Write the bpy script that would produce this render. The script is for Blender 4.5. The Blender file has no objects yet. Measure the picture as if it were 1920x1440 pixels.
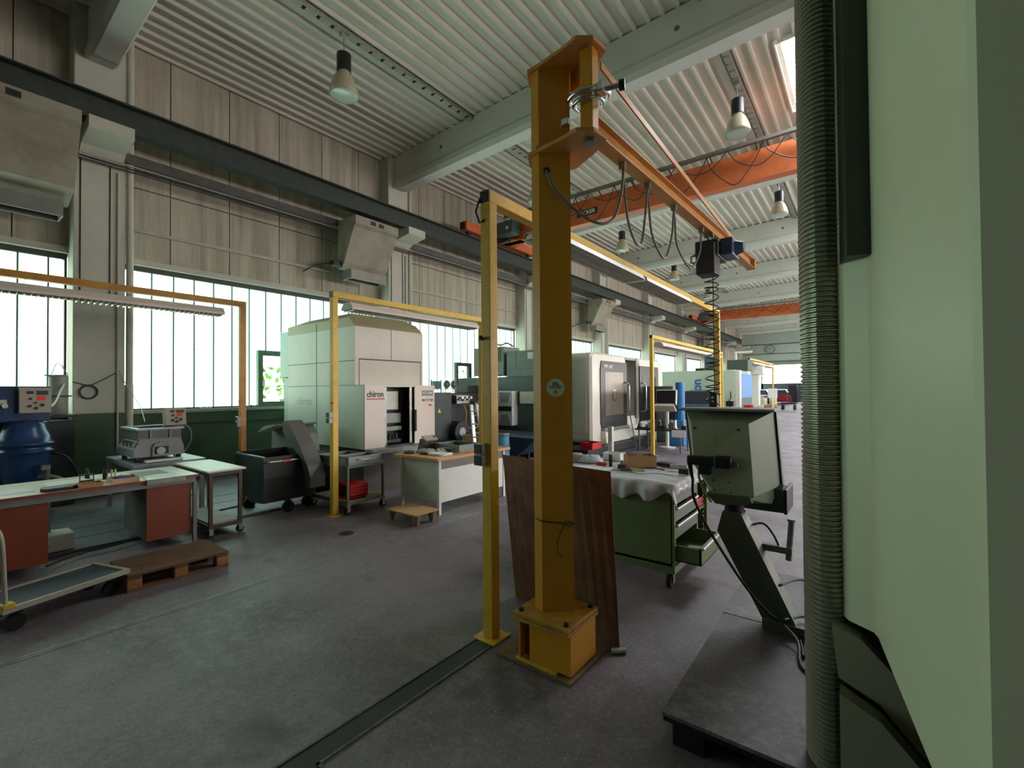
import bpy, bmesh, math, random
from mathutils import Matrix, Vector, Euler
random.seed(7)
S = bpy.context.scene
COL = S.collection
PI = math.pi

# ------------------------------------------------------------------ camera
cam_d = bpy.data.cameras.new('camera'); cam_o = bpy.data.objects.new('camera', cam_d); COL.objects.link(cam_o)
cam_d.sensor_width = 36.0; cam_d.lens = 862.0 / 1920.0 * 36.0; cam_d.clip_start = 0.05; cam_d.clip_end = 400
r_ = Vector((0.7912961, 0.61138262, -0.00785972)); u_ = Vector((0.01489631, -0.00642594, 0.99986839)); f_ = Vector((-0.61125166, 0.79130904, 0.01419217))
cam_o.matrix_world = Matrix(((r_.x, u_.x, -f_.x, 0.0), (r_.y, u_.y, -f_.y, 0.0), (r_.z, u_.z, -f_.z, 1.65), (0, 0, 0, 1)))
S.camera = cam_o

# ------------------------------------------------------------------ world, exposure
w = bpy.data.worlds.new('world'); S.world = w; w.use_nodes = True
bg = w.node_tree.nodes['Background']; bg.inputs[0].default_value = (0.80, 0.92, 1.0, 1); bg.inputs[1].default_value = 3.0
S.view_settings.view_transform = 'Standard'; S.view_settings.look = 'None'; S.view_settings.gamma = 1
S.view_settings.use_curve_mapping = False; S.view_settings.exposure = 0.84
S.cycles.use_denoising = True
S.cycles.max_bounces = 10; S.cycles.diffuse_bounces = 7; S.cycles.glossy_bounces = 4
S.cycles.sample_clamp_indirect = 6
S.cycles.caustics_reflective = False; S.cycles.caustics_refractive = False
WIN_E = 2.7      # glow of the daylight glass along the wall
SKY_E = 14.0      # roof light domes

# ------------------------------------------------------------------ materials
_m = {}
def lin(c):
    return tuple(((v/255.0)/12.92 if v/255.0 <= 0.04045 else ((v/255.0+0.055)/1.055)**2.4) for v in c)
def M(name, rgb, rough=0.5, metal=0.0, var=0.12, scale=3.0, bump=0.0, col2=None, cov=0.45, stretch=(1, 1, 1), bscale=None, spec=0.5):
    """paint / metal / plastic with blotchy wear; rgb in 0-255"""
    if name in _m: return _m[name]
    m = bpy.data.materials.new(name); m.use_nodes = True; nt = m.node_tree; N = nt.nodes; L = nt.links
    b = N['Principled BSDF']; b.inputs['Roughness'].default_value = rough; b.inputs['Metallic'].default_value = metal
    b.inputs['Specular IOR Level'].default_value = spec
    tc = N.new('ShaderNodeTexCoord'); mp = N.new('ShaderNodeMapping'); mp.inputs['Scale'].default_value = stretch
    L.new(tc.outputs['Object'], mp.inputs['Vector'])
    nz = N.new('ShaderNodeTexNoise'); nz.inputs['Scale'].default_value = scale; nz.inputs['Detail'].default_value = 8; nz.inputs['Roughness'].default_value = 0.65
    L.new(mp.outputs[0], nz.inputs['Vector'])
    cr = N.new('ShaderNodeValToRGB'); c = lin(rgb)
    c2 = lin(col2) if col2 else tuple(v*(1-2.2*var) for v in c)
    cr.color_ramp.elements[0].position = max(0, cov-0.17); cr.color_ramp.elements[1].position = min(1, cov+0.17)
    cr.color_ramp.elements[0].color = (*c2, 1); cr.color_ramp.elements[1].color = (*c, 1)
    L.new(nz.outputs['Fac'], cr.inputs[0]); L.new(cr.outputs[0], b.inputs['Base Color'])
    if bump:
        bp = N.new('ShaderNodeBump'); bp.inputs['Strength'].default_value = bump; bp.inputs['Distance'].default_value = 0.01
        n2 = N.new('ShaderNodeTexNoise'); n2.inputs['Scale'].default_value = bscale or scale*12; n2.inputs['Detail'].default_value = 5
        L.new(tc.outputs['Object'], n2.inputs['Vector']); L.new(n2.outputs['Fac'], bp.inputs['Height']); L.new(bp.outputs[0], b.inputs['Normal'])
    _m[name] = m; return m
def EM(name, col, strength, var=0.0, scale=0.5):
    if name in _m: return _m[name]
    m = bpy.data.materials.new(name); m.use_nodes = True; nt = m.node_tree; N = nt.nodes; L = nt.links
    for n in list(N): N.remove(n)
    o = N.new('ShaderNodeOutputMaterial'); e = N.new('ShaderNodeEmission'); e.inputs[1].default_value = strength; e.inputs[0].default_value = (*col, 1)
    if var:
        tc = N.new('ShaderNodeTexCoord'); nz = N.new('ShaderNodeTexNoise'); nz.inputs['Scale'].default_value = scale; nz.inputs['Detail'].default_value = 2
        L.new(tc.outputs['Object'], nz.inputs[0]); cr = N.new('ShaderNodeValToRGB')
        cr.color_ramp.elements[0].position = 0.35; cr.color_ramp.elements[1].position = 0.65
        cr.color_ramp.elements[0].color = (col[0]*(1-var), col[1]*(1-var*0.2), col[2]*(1-var*0.3), 1); cr.color_ramp.elements[1].color = (*col, 1)
        L.new(nz.outputs['Fac'], cr.inputs[0]); L.new(cr.outputs[0], e.inputs[0])
    L.new(e.outputs[0], o.inputs[0]); _m[name] = m; return m
def GLASS(name, rgb, rough=0.05, alpha=0.25):
    if name in _m: return _m[name]
    m = bpy.data.materials.new(name); m.use_nodes = True; nt = m.node_tree; N = nt.nodes; L = nt.links
    b = N['Principled BSDF']; b.inputs['Base Color'].default_value = (*lin(rgb), 1); b.inputs['Roughness'].default_value = rough
    b.inputs['Alpha'].default_value = alpha; _m[name] = m; return m

yellow = M('yellow_paint', (226, 186, 62), 0.42, var=0.10, scale=9, col2=(206, 160, 50), cov=0.36, bump=0.06)
ochre = M('ochre_paint', (214, 150, 40), 0.40, var=0.06, scale=5, col2=(196, 134, 38), cov=0.35, bump=0.08)
oldyellow = M('aged_yellow_paint', (196, 140, 52), 0.45, var=0.12, scale=7, col2=(170, 112, 40), cov=0.4)
orange = M('orange_crane_paint', (200, 102, 52), 0.42, var=0.08, scale=3, col2=(172, 84, 46), cov=0.4)
black = M('black_plastic', (22, 22, 24), 0.45, var=0.1)
dark = M('dark_steel', (44, 46, 50), 0.5, 0.3, var=0.2, scale=6)
steel = M('bare_steel', (150, 150, 148), 0.38, 0.75, var=0.2, scale=10)
alum = M('aluminium', (196, 198, 200), 0.3, 0.8, var=0.12, scale=12)
white = M('white_enamel', (226, 228, 222), 0.4, var=0.05, scale=3)
concrete = M('painted_concrete', (186, 186, 174), 0.75, var=0.07, scale=2.5, bump=0.15)
pale = M('pale_machine_paint', (204, 212, 200), 0.38, var=0.05, scale=1.6, stretch=(1, 1, 0.35))
cream = M('cream_machine_paint', (214, 208, 194), 0.4, var=0.05, scale=2.2, stretch=(1, 1, 0.4))
grey = M('grey_paint', (128, 130, 128), 0.45, var=0.12, scale=4)
lgrey = M('light_grey_paint', (172, 176, 176), 0.42, var=0.10, scale=4)
green = M('bench_green_paint', (96, 120, 78), 0.45, var=0.10, scale=3)
red = M('red_plastic', (196, 28, 34), 0.4, var=0.1)
paper = M('paper', (236, 238, 240), 0.8, var=0.02)
tagm = M('price_tag_orange', (255, 74, 50), 0.7, var=0.02)
wood = M('raw_wood', (176, 132, 88), 0.7, var=0.16, scale=6, stretch=(1, 6, 1), bump=0.15)
oldwood = M('old_pallet_wood', (128, 96, 74), 0.8, var=0.25, scale=7, stretch=(6, 1, 6), bump=0.3)
beech = M('beech_worktop', (206, 150, 98), 0.45, var=0.08, scale=5, stretch=(4, 1, 4))
rubber = M('rubber', (18, 18, 19), 0.75, var=0.1)
chrome = M('chrome', (205, 205, 205), 0.15, 1.0, var=0.05)

# ------------------------------------------------------------------ mesh helpers
OFF = {}
class MB:
    def __init__(s, m=None): s.b = bmesh.new(); s.m = m or Matrix(); s.sm = set()
    def _add(s, vs, fs, smooth=False):
        v = [s.b.verts.new(s.m @ Vector(p)) for p in vs]
        for f in fs:
            try:
                q = s.b.faces.new([v[i] for i in f]); q.smooth = smooth
            except ValueError: pass
        return s
    def box(s, x0, x1, y0, y1, z0, z1, c=0.0):
        x0, x1 = min(x0, x1), max(x0, x1); y0, y1 = min(y0, y1), max(y0, y1); z0, z1 = min(z0, z1), max(z0, z1)
        if c <= 0 or c*2.01 >= min(x1-x0, y1-y0, z1-z0):
            v = [(x, y, z) for z in (z0, z1) for y in (y0, y1) for x in (x0, x1)]
            return s._add(v, [(0, 2, 3, 1), (4, 5, 7, 6), (0, 1, 5, 4), (2, 6, 7, 3), (0, 4, 6, 2), (1, 3, 7, 5)])
        t = bmesh.new(); bmesh.ops.create_cube(t, size=1)
        for v in t.verts: v.co = Vector(((x0+x1)/2+v.co.x*(x1-x0), (y0+y1)/2+v.co.y*(y1-y0), (z0+z1)/2+v.co.z*(z1-z0)))
        bmesh.ops.bevel(t, geom=list(t.edges), offset=c, segments=2, affect='EDGES', profile=0.5)
        t.verts.index_update(); s._add([v.co.copy() for v in t.verts], [[v.index for v in f.verts] for f in t.faces]); t.free(); return s
    def prism(s, poly, a0, a1, axis='z'):
        """extrude a 2D outline: axis z uses (x,y), axis y uses (x,z), axis x uses (y,z)"""
        def P(p, a): return (p[0], p[1], a) if axis == 'z' else ((p[0], a, p[1]) if axis == 'y' else (a, p[0], p[1]))
        n = len(poly); v = [P(p, a0) for p in poly]+[P(p, a1) for p in poly]
        return s._add(v, [tuple(range(n))[::-1], tuple(range(n, 2*n))]+[(i, (i+1) % n, n+(i+1) % n, n+i) for i in range(n)])
    def loft(s, rings, cap=True, smooth=False):
        n = len(rings[0]); v = [p for r in rings for p in r]; f = []
        for k in range(len(rings)-1):
            for i in range(n): f.append((k*n+i, k*n+(i+1) % n, (k+1)*n+(i+1) % n, (k+1)*n+i))
        if cap: f += [tuple(range(n))[::-1], tuple(range((len(rings)-1)*n, len(rings)*n))]
        return s._add(v, f, smooth)
    def cyl(s, p0, p1, r0, r1=None, n=16, smooth=True):
        r1 = r0 if r1 is None else r1; p0 = Vector(p0); p1 = Vector(p1); d = (p1-p0).normalized()
        a = d.orthogonal().normalized(); b = d.cross(a)
        rr = [[p+(a*math.cos(2*PI*i/n)+b*math.sin(2*PI*i/n))*r for i in range(n)] for p, r in ((p0, r0), (p1, r1))]
        v = rr[0]+rr[1]; s._add(v, [(i, (i+1) % n, n+(i+1) % n, n+i) for i in range(n)], smooth)
        s._add(rr[0], [tuple(range(n))[::-1]]); s._add(rr[1], [tuple(range(n))]); return s
    def tube(s, pts, r, n=8, smooth=True):
        pts = [Vector(p) for p in pts]; rings = []; a = None
        for i, p in enumerate(pts):
            d = (pts[min(i+1, len(pts)-1)]-pts[max(i-1, 0)]).normalized()
            a = d.orthogonal().normalized() if a is None else (a-d*a.dot(d)).normalized()
            b = d.cross(a); rings.append([p+(a*math.cos(2*PI*k/n)+b*math.sin(2*PI*k/n))*r for k in range(n)])
        return s.loft(rings, True, smooth)
    def lathe(s, prof, c=(0, 0), n=32, smooth=True, sx=1, sy=1):
        rings = [[(c[0]+r*sx*math.cos(2*PI*i/n), c[1]+r*sy*math.sin(2*PI*i/n), z) for i in range(n)] for r, z in prof]
        return s.loft(rings, True, smooth)
    def bar(s, p0, p1, w, h, up=(0, 0, 1)):
        p0 = Vector(p0); p1 = Vector(p1); d = (p1-p0).normalized(); u = Vector(up)
        if abs(d.dot(u)) > 0.99: u = Vector((0, 1, 0))
        a = d.cross(u).normalized()*w/2; b = a.cross(d).normalized()*h/2
        return s.loft([[p-a-b, p+a-b, p+a+b, p-a+b] for p in (p0, p1)])
    def quad(s, *p): return s._add(p, [tuple(range(len(p)))])
    def frame(s, x0, x1, y0, y1, z0, z1, t, open_axis='y'):
        if open_axis == 'y':
            s.box(x0, x1, y0, y1, z0, z0+t); s.box(x0, x1, y0, y1, z1-t, z1); s.box(x0, x0+t, y0, y1, z0+t, z1-t); s.box(x1-t, x1, y0, y1, z0+t, z1-t)
        elif open_axis == 'x':
            s.box(x0, x1, y0, y1, z0, z0+t); s.box(x0, x1, y0, y1, z1-t, z1); s.box(x0, x1, y0, y0+t, z0+t, z1-t); s.box(x0, x1, y1-t, y1, z0+t, z1-t)
        else:
            s.box(x0, x1, y0, y0+t, z0, z1); s.box(x0, x1, y1-t, y1, z0, z1); s.box(x0, x0+t, y0+t, y1-t, z0, z1); s.box(x1-t, x1, y0+t, y1-t, z0, z1)
        return s
    def openbox(s, x0, x1, y0, y1, z0, z1, t=0.012):
        s.box(x0, x1, y0, y1, z0, z0+t); s.frame(x0, x1, y0, y1, z0+t, z1, t, 'z'); return s
    def build(s, name, mat, parent=None, mod=None):
        bmesh.ops.recalc_face_normals(s.b, faces=s.b.faces)
        off = OFF.get(parent.name, Vector()) if parent is not None else Vector()
        if off.length: bmesh.ops.translate(s.b, verts=s.b.verts, vec=-off)
        me = bpy.data.meshes.new(name); s.b.to_mesh(me); s.b.free(); me.materials.append(mat)
        o = bpy.data.objects.new(name, me); COL.objects.link(o)
        if parent is not None: o.parent = parent; OFF[o.name] = off
        return o
def tag(o, label=None, cat=None, group=None, kind=None):
    if label: o['label'] = label
    if cat: o['category'] = cat
    if group: o['group'] = group
    if kind: o['kind'] = kind
    return o
def thing(name, label, cat, loc=(0, 0, 0), rz=0, group=None, local=False):
    """an Empty at the thing's base; local=True: its parts are written in its own coordinates"""
    o = bpy.data.objects.new(name, None); COL.objects.link(o); o.empty_display_size = 0.1
    o.location = loc; o.rotation_euler = (0, 0, rz); OFF[o.name] = Vector() if local else Vector(loc)
    return tag(o, label, cat, group)
def solo(mb, name, mat, label, cat, group=None, kind=None):
    """a thing that is one mesh, origin moved to its base"""
    vs = [v.co for v in mb.b.verts]; c = Vector(((min(v.x for v in vs)+max(v.x for v in vs))/2, (min(v.y for v in vs)+max(v.y for v in vs))/2, min(v.z for v in vs)))
    bmesh.ops.translate(mb.b, verts=mb.b.verts, vec=-c); o = mb.build(name, mat); o.location = c
    return tag(o, label, cat, group, kind)
def struct(mb, name, mat, parent=None):
    o = mb.build(name, mat, parent)
    o['kind'] = 'structure'
    return o
def copy_tree(o, loc=None, label=None, rz=None, group=None, parent=None):
    c = o.copy(); COL.objects.link(c)
    if parent: c.parent = parent
    if loc is not None: c.location = loc
    if rz is not None: c.rotation_euler = (0, 0, rz)
    if label: c['label'] = label
    if group: c['group'] = group
    for ch in list(o.children): copy_tree(ch, parent=c)
    return c
def text(name, s, size, mat, parent, loc, rot, extrude=0.001, bold=False, sx=1.0):
    cu = bpy.data.curves.new(name, 'FONT'); cu.body = s; cu.size = size; cu.extrude = extrude; cu.align_x = 'CENTER'; cu.align_y = 'CENTER'
    if bold: cu.offset = size*0.025
    t = bpy.data.objects.new(name+'_tmp', cu); COL.objects.link(t)
    dg = bpy.context.evaluated_depsgraph_get(); dg.update()
    me = bpy.data.meshes.new_from_object(t.evaluated_get(dg)); bpy.data.objects.remove(t)
    off = OFF.get(parent.name, Vector())
    mx = Matrix.Translation(Vector(loc)-off) @ Euler(rot).to_matrix().to_4x4() @ Matrix.Scale(sx, 4, (1, 0, 0))
    me.transform(mx); me.materials.clear(); me.materials.append(mat); me.name = name
    o = bpy.data.objects.new(name, me); COL.objects.link(o); o.parent = parent; OFF[o.name] = off
    return o
R_Y = (PI/2, 0, 0)          # reads when seen from -Y
R_X = (PI/2, 0, PI/2)       # reads when seen from +X
def price(parent, x, y, z, axis='x', w=0.05, h=0.028):
    b = MB()
    if axis == 'x': b.box(x, x+0.002, y-w/2, y+w/2, z-h/2, z+h/2)
    else: b.box(x-w/2, x+w/2, y-0.002, y, z-h/2, z+h/2)
    o = b.build('price_tag', tagm, parent); o['label'] = 'small orange-red price sticker'; return o
def catenary(p0, p1, sag, n=14):
    p0 = Vector(p0); p1 = Vector(p1)
    return [p0.lerp(p1, i/n)-Vector((0, 0, sag*4*(i/n)*(1-i/n))) for i in range(n+1)]

# ------------------------------------------------------------------ floor
def floor_material(name='workshop_floor', lo=(104, 95, 103), hi=(146, 134, 144), sp=0.56):
    m = bpy.data.materials.new(name); m.use_nodes = True; nt = m.node_tree; N = nt.nodes; L = nt.links
    b = N['Principled BSDF']; tc = N.new('ShaderNodeTexCoord')
    def noise(sc, det=8, ro=0.6, dist=0.0):
        n = N.new('ShaderNodeTexNoise'); n.inputs['Scale'].default_value = sc; n.inputs['Detail'].default_value = det; n.inputs['Roughness'].default_value = ro
        n.inputs['Distortion'].default_value = dist; L.new(tc.outputs['Object'], n.inputs['Vector']); return n.outputs['Fac']
    def ramp(f, p0, c0, p1, c1):
        r = N.new('ShaderNodeValToRGB'); r.color_ramp.elements[0].position = p0; r.color_ramp.elements[1].position = p1
        r.color_ramp.elements[0].color = (*c0, 1); r.color_ramp.elements[1].color = (*c1, 1); L.new(f, r.inputs[0]); return r.outputs[0]
    def mix(f, a, c, t='MIX'):
        x = N.new('ShaderNodeMix'); x.data_type = 'RGBA'; x.blend_type = t
        if isinstance(f, float): x.inputs[0].default_value = f
        else: L.new(f, x.inputs[0])
        L.new(a, x.inputs[6])
        if isinstance(c, tuple): x.inputs[7].default_value = (*c, 1)
        else: L.new(c, x.inputs[7])
        return x.outputs[2]
    base = ramp(noise(0.7, 6), 0.35, lin(lo), 0.68, lin(hi))
    fine = ramp(noise(38, 8, 0.8), 0.36, (0.62, 0.62, 0.62), 0.64, (1.18, 1.18, 1.18))
    c = mix(1.0, base, fine, 'MULTIPLY')
    worn = ramp(noise(9, 10, 0.82, 0.2), 0.49, (0, 0, 0), 0.58, (0.5, 0.5, 0.5))
    area = ramp(noise(0.45, 4), 0.42, (0, 0, 0), 0.56, (1, 1, 1))
    k = mix(1.0, worn, area, 'MULTIPLY'); c = mix(k, c, lin((150, 145, 142)))
    stain = ramp(noise(1.1, 4, 0.5, 0.3), 0.30, (0.75, 0.75, 0.75), 0.40, (0, 0, 0)); c = mix(stain, c, lin((52, 50, 54)))
    v = N.new('ShaderNodeTexVoronoi'); v.inputs['Scale'].default_value = 48; L.new(tc.outputs['Object'], v.inputs['Vector'])
    spk = ramp(v.outputs['Distance'], 0.06, (1, 1, 1), 0.10, (0, 0, 0)); gate = ramp(noise(5.0, 6, 0.7), sp, (0, 0, 0), sp+0.05, (1, 1, 1))
    c = mix(mix(1.0, spk, gate, 'MULTIPLY'), c, lin((214, 214, 220)))
    L.new(c, b.inputs['Base Color'])
    L.new(ramp(noise(2.4, 5), 0.3, (0.34,)*3, 0.7, (0.58,)*3), b.inputs['Roughness']); b.inputs['Specular IOR Level'].default_value = 0.5
    bp = N.new('ShaderNodeBump'); bp.inputs['Strength'].default_value = 0.6; bp.inputs['Distance'].default_value = 0.008
    L.new(noise(34, 8, 0.7), bp.inputs['Height']); L.new(bp.outputs[0], b.inputs['Normal'])
    return m
FLOOR_M = floor_material()
XW = -10.2; XR = 11.0; YB = -7.0; YE = 52.0; YF = 66.0
struct(MB().box(XW-0.3, XR, YB, YF+0.5, -0.2, 0.0), 'floor', FLOOR_M)
floor_line = M('floor_joint', (58, 58, 62), 0.6, var=0.2)
chan = M('floor_channel_steel', (120, 122, 124), 0.4, 0.5, var=0.3, scale=14)
struct(MB().box(-4.225, -4.205, -2, 30, 0, 0.003).box(-4.19, -4.175, -2, 30, 0, 0.003), 'trim_1', M('floor_strip_light', (150, 152, 156), 0.5, 0.3, var=0.2, scale=9))
g = MB()
for a, b2 in (((-2.09, -2.075)), ((-1.955, -1.94))): g.box(a, b2, 0.95 if a < -2 else 1.09, 2.3, 0, 0.006)
g.box(-2.09, 0.2, 0.93, 0.945, 0, 0.006).box(-1.955, 0.2, 1.09, 1.105, 0, 0.006)
struct(g, 'trim_2', chan)
struct(MB().box(-2.075, -1.955, 0.945, 2.3, 0, 0.002).box(-1.955, 0.2, 0.945, 1.09, 0, 0.002), 'trim_3', floor_line)
mh = MB(); mh.lathe([(0.085, 0.0), (0.085, 0.004), (0.07, 0.005), (0.068, 0.001)], (-4.83, 3.07), 24); solo(mh, 'drain_cover', dark, 'small round drain cover let into the aisle floor', 'drain cover')
# floor plates and rails below the desk on the window side (raised steel-topped platform)
plat_m = M('bluish_floor_plates', (104, 112, 124), 0.5, 0.2, var=0.14, scale=2.0, stretch=(1, 5, 1))
b = MB()
for i in range(4): b.box(-7.05-0.52*i, -6.55-0.52*i, 0.2, 3.45, 0.0, 0.03, 0.004)
solo(b, 'floor_platform', plat_m, 'low platform of long bluish planks on the floor beneath the desk', 'platform')

# ------------------------------------------------------------------ wall, pillars, windows on the left
wallm = None
def wall_material():
    m = bpy.data.materials.new('precast_wall_panels'); m.use_nodes = True; nt = m.node_tree; N = nt.nodes; L = nt.links; b = N['Principled BSDF']
    b.inputs['Roughness'].default_value = 0.85
    g = N.new('ShaderNodeTexCoord'); mp = N.new('ShaderNodeMapping'); mp.inputs['Scale'].default_value = (1, 3.2, 0.18); L.new(g.outputs['Object'], mp.inputs[0])
    n = N.new('ShaderNodeTexNoise'); n.inputs['Scale'].default_value = 1.6; n.inputs['Detail'].default_value = 9; n.inputs['Roughness'].default_value = 0.7; L.new(mp.outputs[0], n.inputs[0])
    r = N.new('ShaderNodeValToRGB'); r.color_ramp.elements[0].position = 0.3; r.color_ramp.elements[1].position = 0.62
    r.color_ramp.elements[0].color = (*lin((138, 131, 115)), 1); r.color_ramp.elements[1].color = (*lin((182, 176, 160)), 1); L.new(n.outputs['Fac'], r.inputs[0])
    mp2 = N.new('ShaderNodeMapping'); mp2.inputs['Scale'].default_value = (1, 1.5, 0.05); L.new(g.outputs['Object'], mp2.inputs[0])
    n2 = N.new('ShaderNodeTexNoise'); n2.inputs['Scale'].default_value = 2.3; n2.inputs['Detail'].default_value = 4; L.new(mp2.outputs[0], n2.inputs[0])
    r2 = N.new('ShaderNodeValToRGB'); r2.color_ramp.elements[0].position = 0.66; r2.color_ramp.elements[1].position = 0.74
    r2.color_ramp.elements[0].color = (0, 0, 0, 1); r2.color_ramp.elements[1].color = (0.6, 0.6, 0.6, 1); L.new(n2.outputs['Fac'], r2.inputs[0])
    mx = N.new('ShaderNodeMix'); mx.data_type = 'RGBA'; L.new(r2.outputs[0], mx.inputs[0]); L.new(r.outputs[0], mx.inputs[6]); mx.inputs[7].default_value = (*lin((140, 112, 78)), 1)
    L.new(mx.outputs[2], b.inputs['Base Color']); return m
wallm = wall_material()
WB, WT = 1.35, 3.92
b = MB(); b.box(XW-0.3, XW-0.06, YB, YF, WT, 8.6)
y = YB
ks = [i for i in range(-12, 62)]
y0 = 0.86
y = y0-8
while y < YE:        # panels one metre wide with open joints
    b.box(XW-0.06, XW, y+0.008, y+0.992, WT+0.10, 5.28); b.box(XW-0.06, XW, y+0.008, y+0.992, 5.30, 8.55); y += 1.0
struct(b, 'wall_left', wallm)
gm = M('green_dado_paint', (62, 84, 60), 0.6, var=0.10, scale=2.0)
struct(MB().box(XW-0.3, XW, YB, YF, 0, WB-0.06), 'wall_left_parapet', gm)
struct(MB().box(XW-0.3, XW+0.05, YB, YF, WB-0.06, WB), 'trim_4', M('window_sill', (170, 176, 168), 0.6))
struct(MB().box(XW-0.14, XW+0.05, YB, YE, WT+0.0, WT+0.10), 'trim_5', concrete)
wglass = EM('daylight_profiled_glass', (0.82, 0.94, 0.78), WIN_E, 0.46, 0.6)
mull = M('glass_joint_seal', (96, 130, 124), 0.6)
wframe = M('dark_window_frame', (66, 64, 58), 0.6)
gframe = M('green_window_frame', (92, 116, 88), 0.5)
PC = [1.80+6.0*k for k in range(-1, 9)]        # pillar centre lines
tilt = {1: (4.42, 5.12, WB, 2.55), 2: (10.36, 11.06, WB, 2.55)}
for k in range(len(PC)-1):
    ya, yb = PC[k]+0.34, PC[k+1]-0.34
    T = thing('window_%d' % (k+1), None, None, (XW-0.1, (ya+yb)/2, WB)); T['kind'] = 'structure'
    hole = tilt.get(k)
    n = 0; g = MB(); s_ = MB(); yy = ya+0.02
    # pane strips stand 0.335 m apart
    ys = []; q = 2.28-0.335*20
    while q < yb-0.02:
        if q > ya+0.02: ys.append(q)
        q += 0.3345
    ed = [ya+0.02]+ys+[yb-0.02]
    for i in range(len(ed)-1):
        z0 = WB+0.02
        if hole and ed[i+1] > hole[0] and ed[i] < hole[1]:
            c0, c1 = max(ed[i], hole[0]), min(ed[i+1], hole[1])
            if ed[i] < hole[0]-0.01: g.box(XW-0.13, XW-0.11, ed[i]+0.006, hole[0], z0, WT-0.09)
            if ed[i+1] > hole[1]+0.01: g.box(XW-0.13, XW-0.11, hole[1], ed[i+1]-0.006, z0, WT-0.09)
            g.box(XW-0.13, XW-0.11, c0+0.004, c1-0.004, hole[3], WT-0.09)
        else: g.box(XW-0.13, XW-0.11, ed[i]+0.006, ed[i+1]-0.006, z0, WT-0.09)
        if i: s_.box(XW-0.125, XW-0.085, ed[i]-0.011, ed[i]+0.011, hole[3] if hole and hole[0] < ed[i] < hole[1] else z0, WT-0.09)
    struct(g, 'glass_strips', wglass, T); struct(s_, 'glass_joints', mull, T)
    struct(MB().frame(XW-0.15, XW-0.06, ya-0.02, yb+0.02, WB, WT, 0.03, 'x').box(XW-0.15, XW-0.05, ya, yb, WT-0.09, WT), 'window_frame', wframe, T)
    if hole:
        struct(MB().frame(XW-0.16, XW+0.0, hole[0], hole[1], hole[2], hole[3], 0.07, 'x').frame(XW-0.13, XW-0.02, hole[0]+0.07, hole[1]-0.07, hole[2]+0.07, hole[3]-0.07, 0.035, 'x').box(XW, XW+0.03, hole[0]+0.10, hole[0]+0.115, 1.75, 1.93), 'opening_casement', gframe if k == 1 else wframe, T)
        struct(MB().box(XW-0.10, XW-0.09, hole[0]+0.10, hole[1]-0.10, hole[2]+0.10, hole[3]-0.10), 'clear_pane', GLASS('clear_glass', (230, 255, 245), 0.02, 0.06), T)
for k, c in enumerate(PC):
    T = thing('trim_%d' % (10+k), None, None, (XW+0.2, c, 0)); T['kind'] = 'structure'
    struct(MB().box(XW-0.05, XW+0.40, c-0.32, c+0.32, 1.33, 7.95, 0.015), 'pillar_shaft', concrete, T)
    struct(MB().box(XW-0.05, XW+0.404, c-0.324, c+0.324, 0, 1.33), 'pillar_base', gm, T)
    co = MB(); co.prism([(XW+0.38, 5.35), (XW+0.62, 5.55), (XW+1.15, 5.62), (XW+1.15, 5.80), (XW+0.38, 5.80)], c-0.27, c+0.27, 'y')
    struct(co, 'corbel', concrete, T)
    pp = MB(); pp.cyl((XW+0.43, c+0.22, 0.7), (XW+0.43, c+0.22, 5.3), 0.016, n=8).cyl((XW+0.40, c+0.38, 1.0), (XW+0.40, c+0.38, 7.6), 0.05, n=12)
    struct(pp, 'downpipes', concrete, T)
    wr = MB(); wr.cyl((XW+0.41, c-0.24, 3.25 if k == 1 else 1.4), (XW+0.41, c-0.24, 5.4), 0.008, n=6).cyl((XW+0.41, c+0.12, 3.2 if k == 1 else 1.4), (XW+0.41, c+0.12, 5.4), 0.008, n=6)
    struct(wr, 'cables', black, T)
# end wall with the wide opening, hall beyond with the sectional gate
pg = M('pale_green_wall', (176, 188, 178), 0.7, var=0.05)
struct(MB().box(XW-0.3, -8.75, YE, YE+0.3, 0, 9).box(-8.75, XR, YE, YE+0.3, 4.25, 9).box(1.5, XR, YE, YE+0.3, 0, 4.25), 'wall_back', pg)
struct(MB().box(XW, XR, YE-0.02, YE, 6.0, 6.12).box(XW, XR, YE-0.06, YE, 5.05, 5.13).box(XW, XR, YE-0.04, YE, 4.25, 4.4), 'trim_30', M('grey_trim', (104, 112, 110), 0.6))
struct(MB().box(XW-0.3, XR, YF, YF+0.3, 4.6, 9).box(XW-0.3, -10.75, YF, YF+0.3, 0, 4.6).box(-3.5, XR, YF, YF+0.3, 0, 4.6), 'wall_back_outer', pg)
T = thing('door_1', None, None, (-7.1, YF, 0)); T['kind'] = 'structure'
g = MB()
for zz in (2.25, 3.0, 3.75): g.box(-10.75, -3.5, YF+0.02, YF+0.04, zz+0.03, zz+0.72)
struct(g, 'door_glazing', EM('daylight_gate_glass', (0.92, 0.97, 1.0), 4.5), T)
g = MB().box(-10.75, -3.5, YF, YF+0.08, 0, 2.22)
for zz in (2.22, 2.97, 3.72, 4.5): g.box(-10.75, -3.5, YF-0.02, YF+0.06, zz, zz+0.06)
for xx in (-10.75, -8.95, -7.1, -5.3, -3.56): g.box(xx, xx+0.05, YF-0.02, YF+0.06, 2.2, 4.6)
struct(g, 'door_panels', M('gate_panels', (66, 70, 74), 0.5), T)
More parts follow.
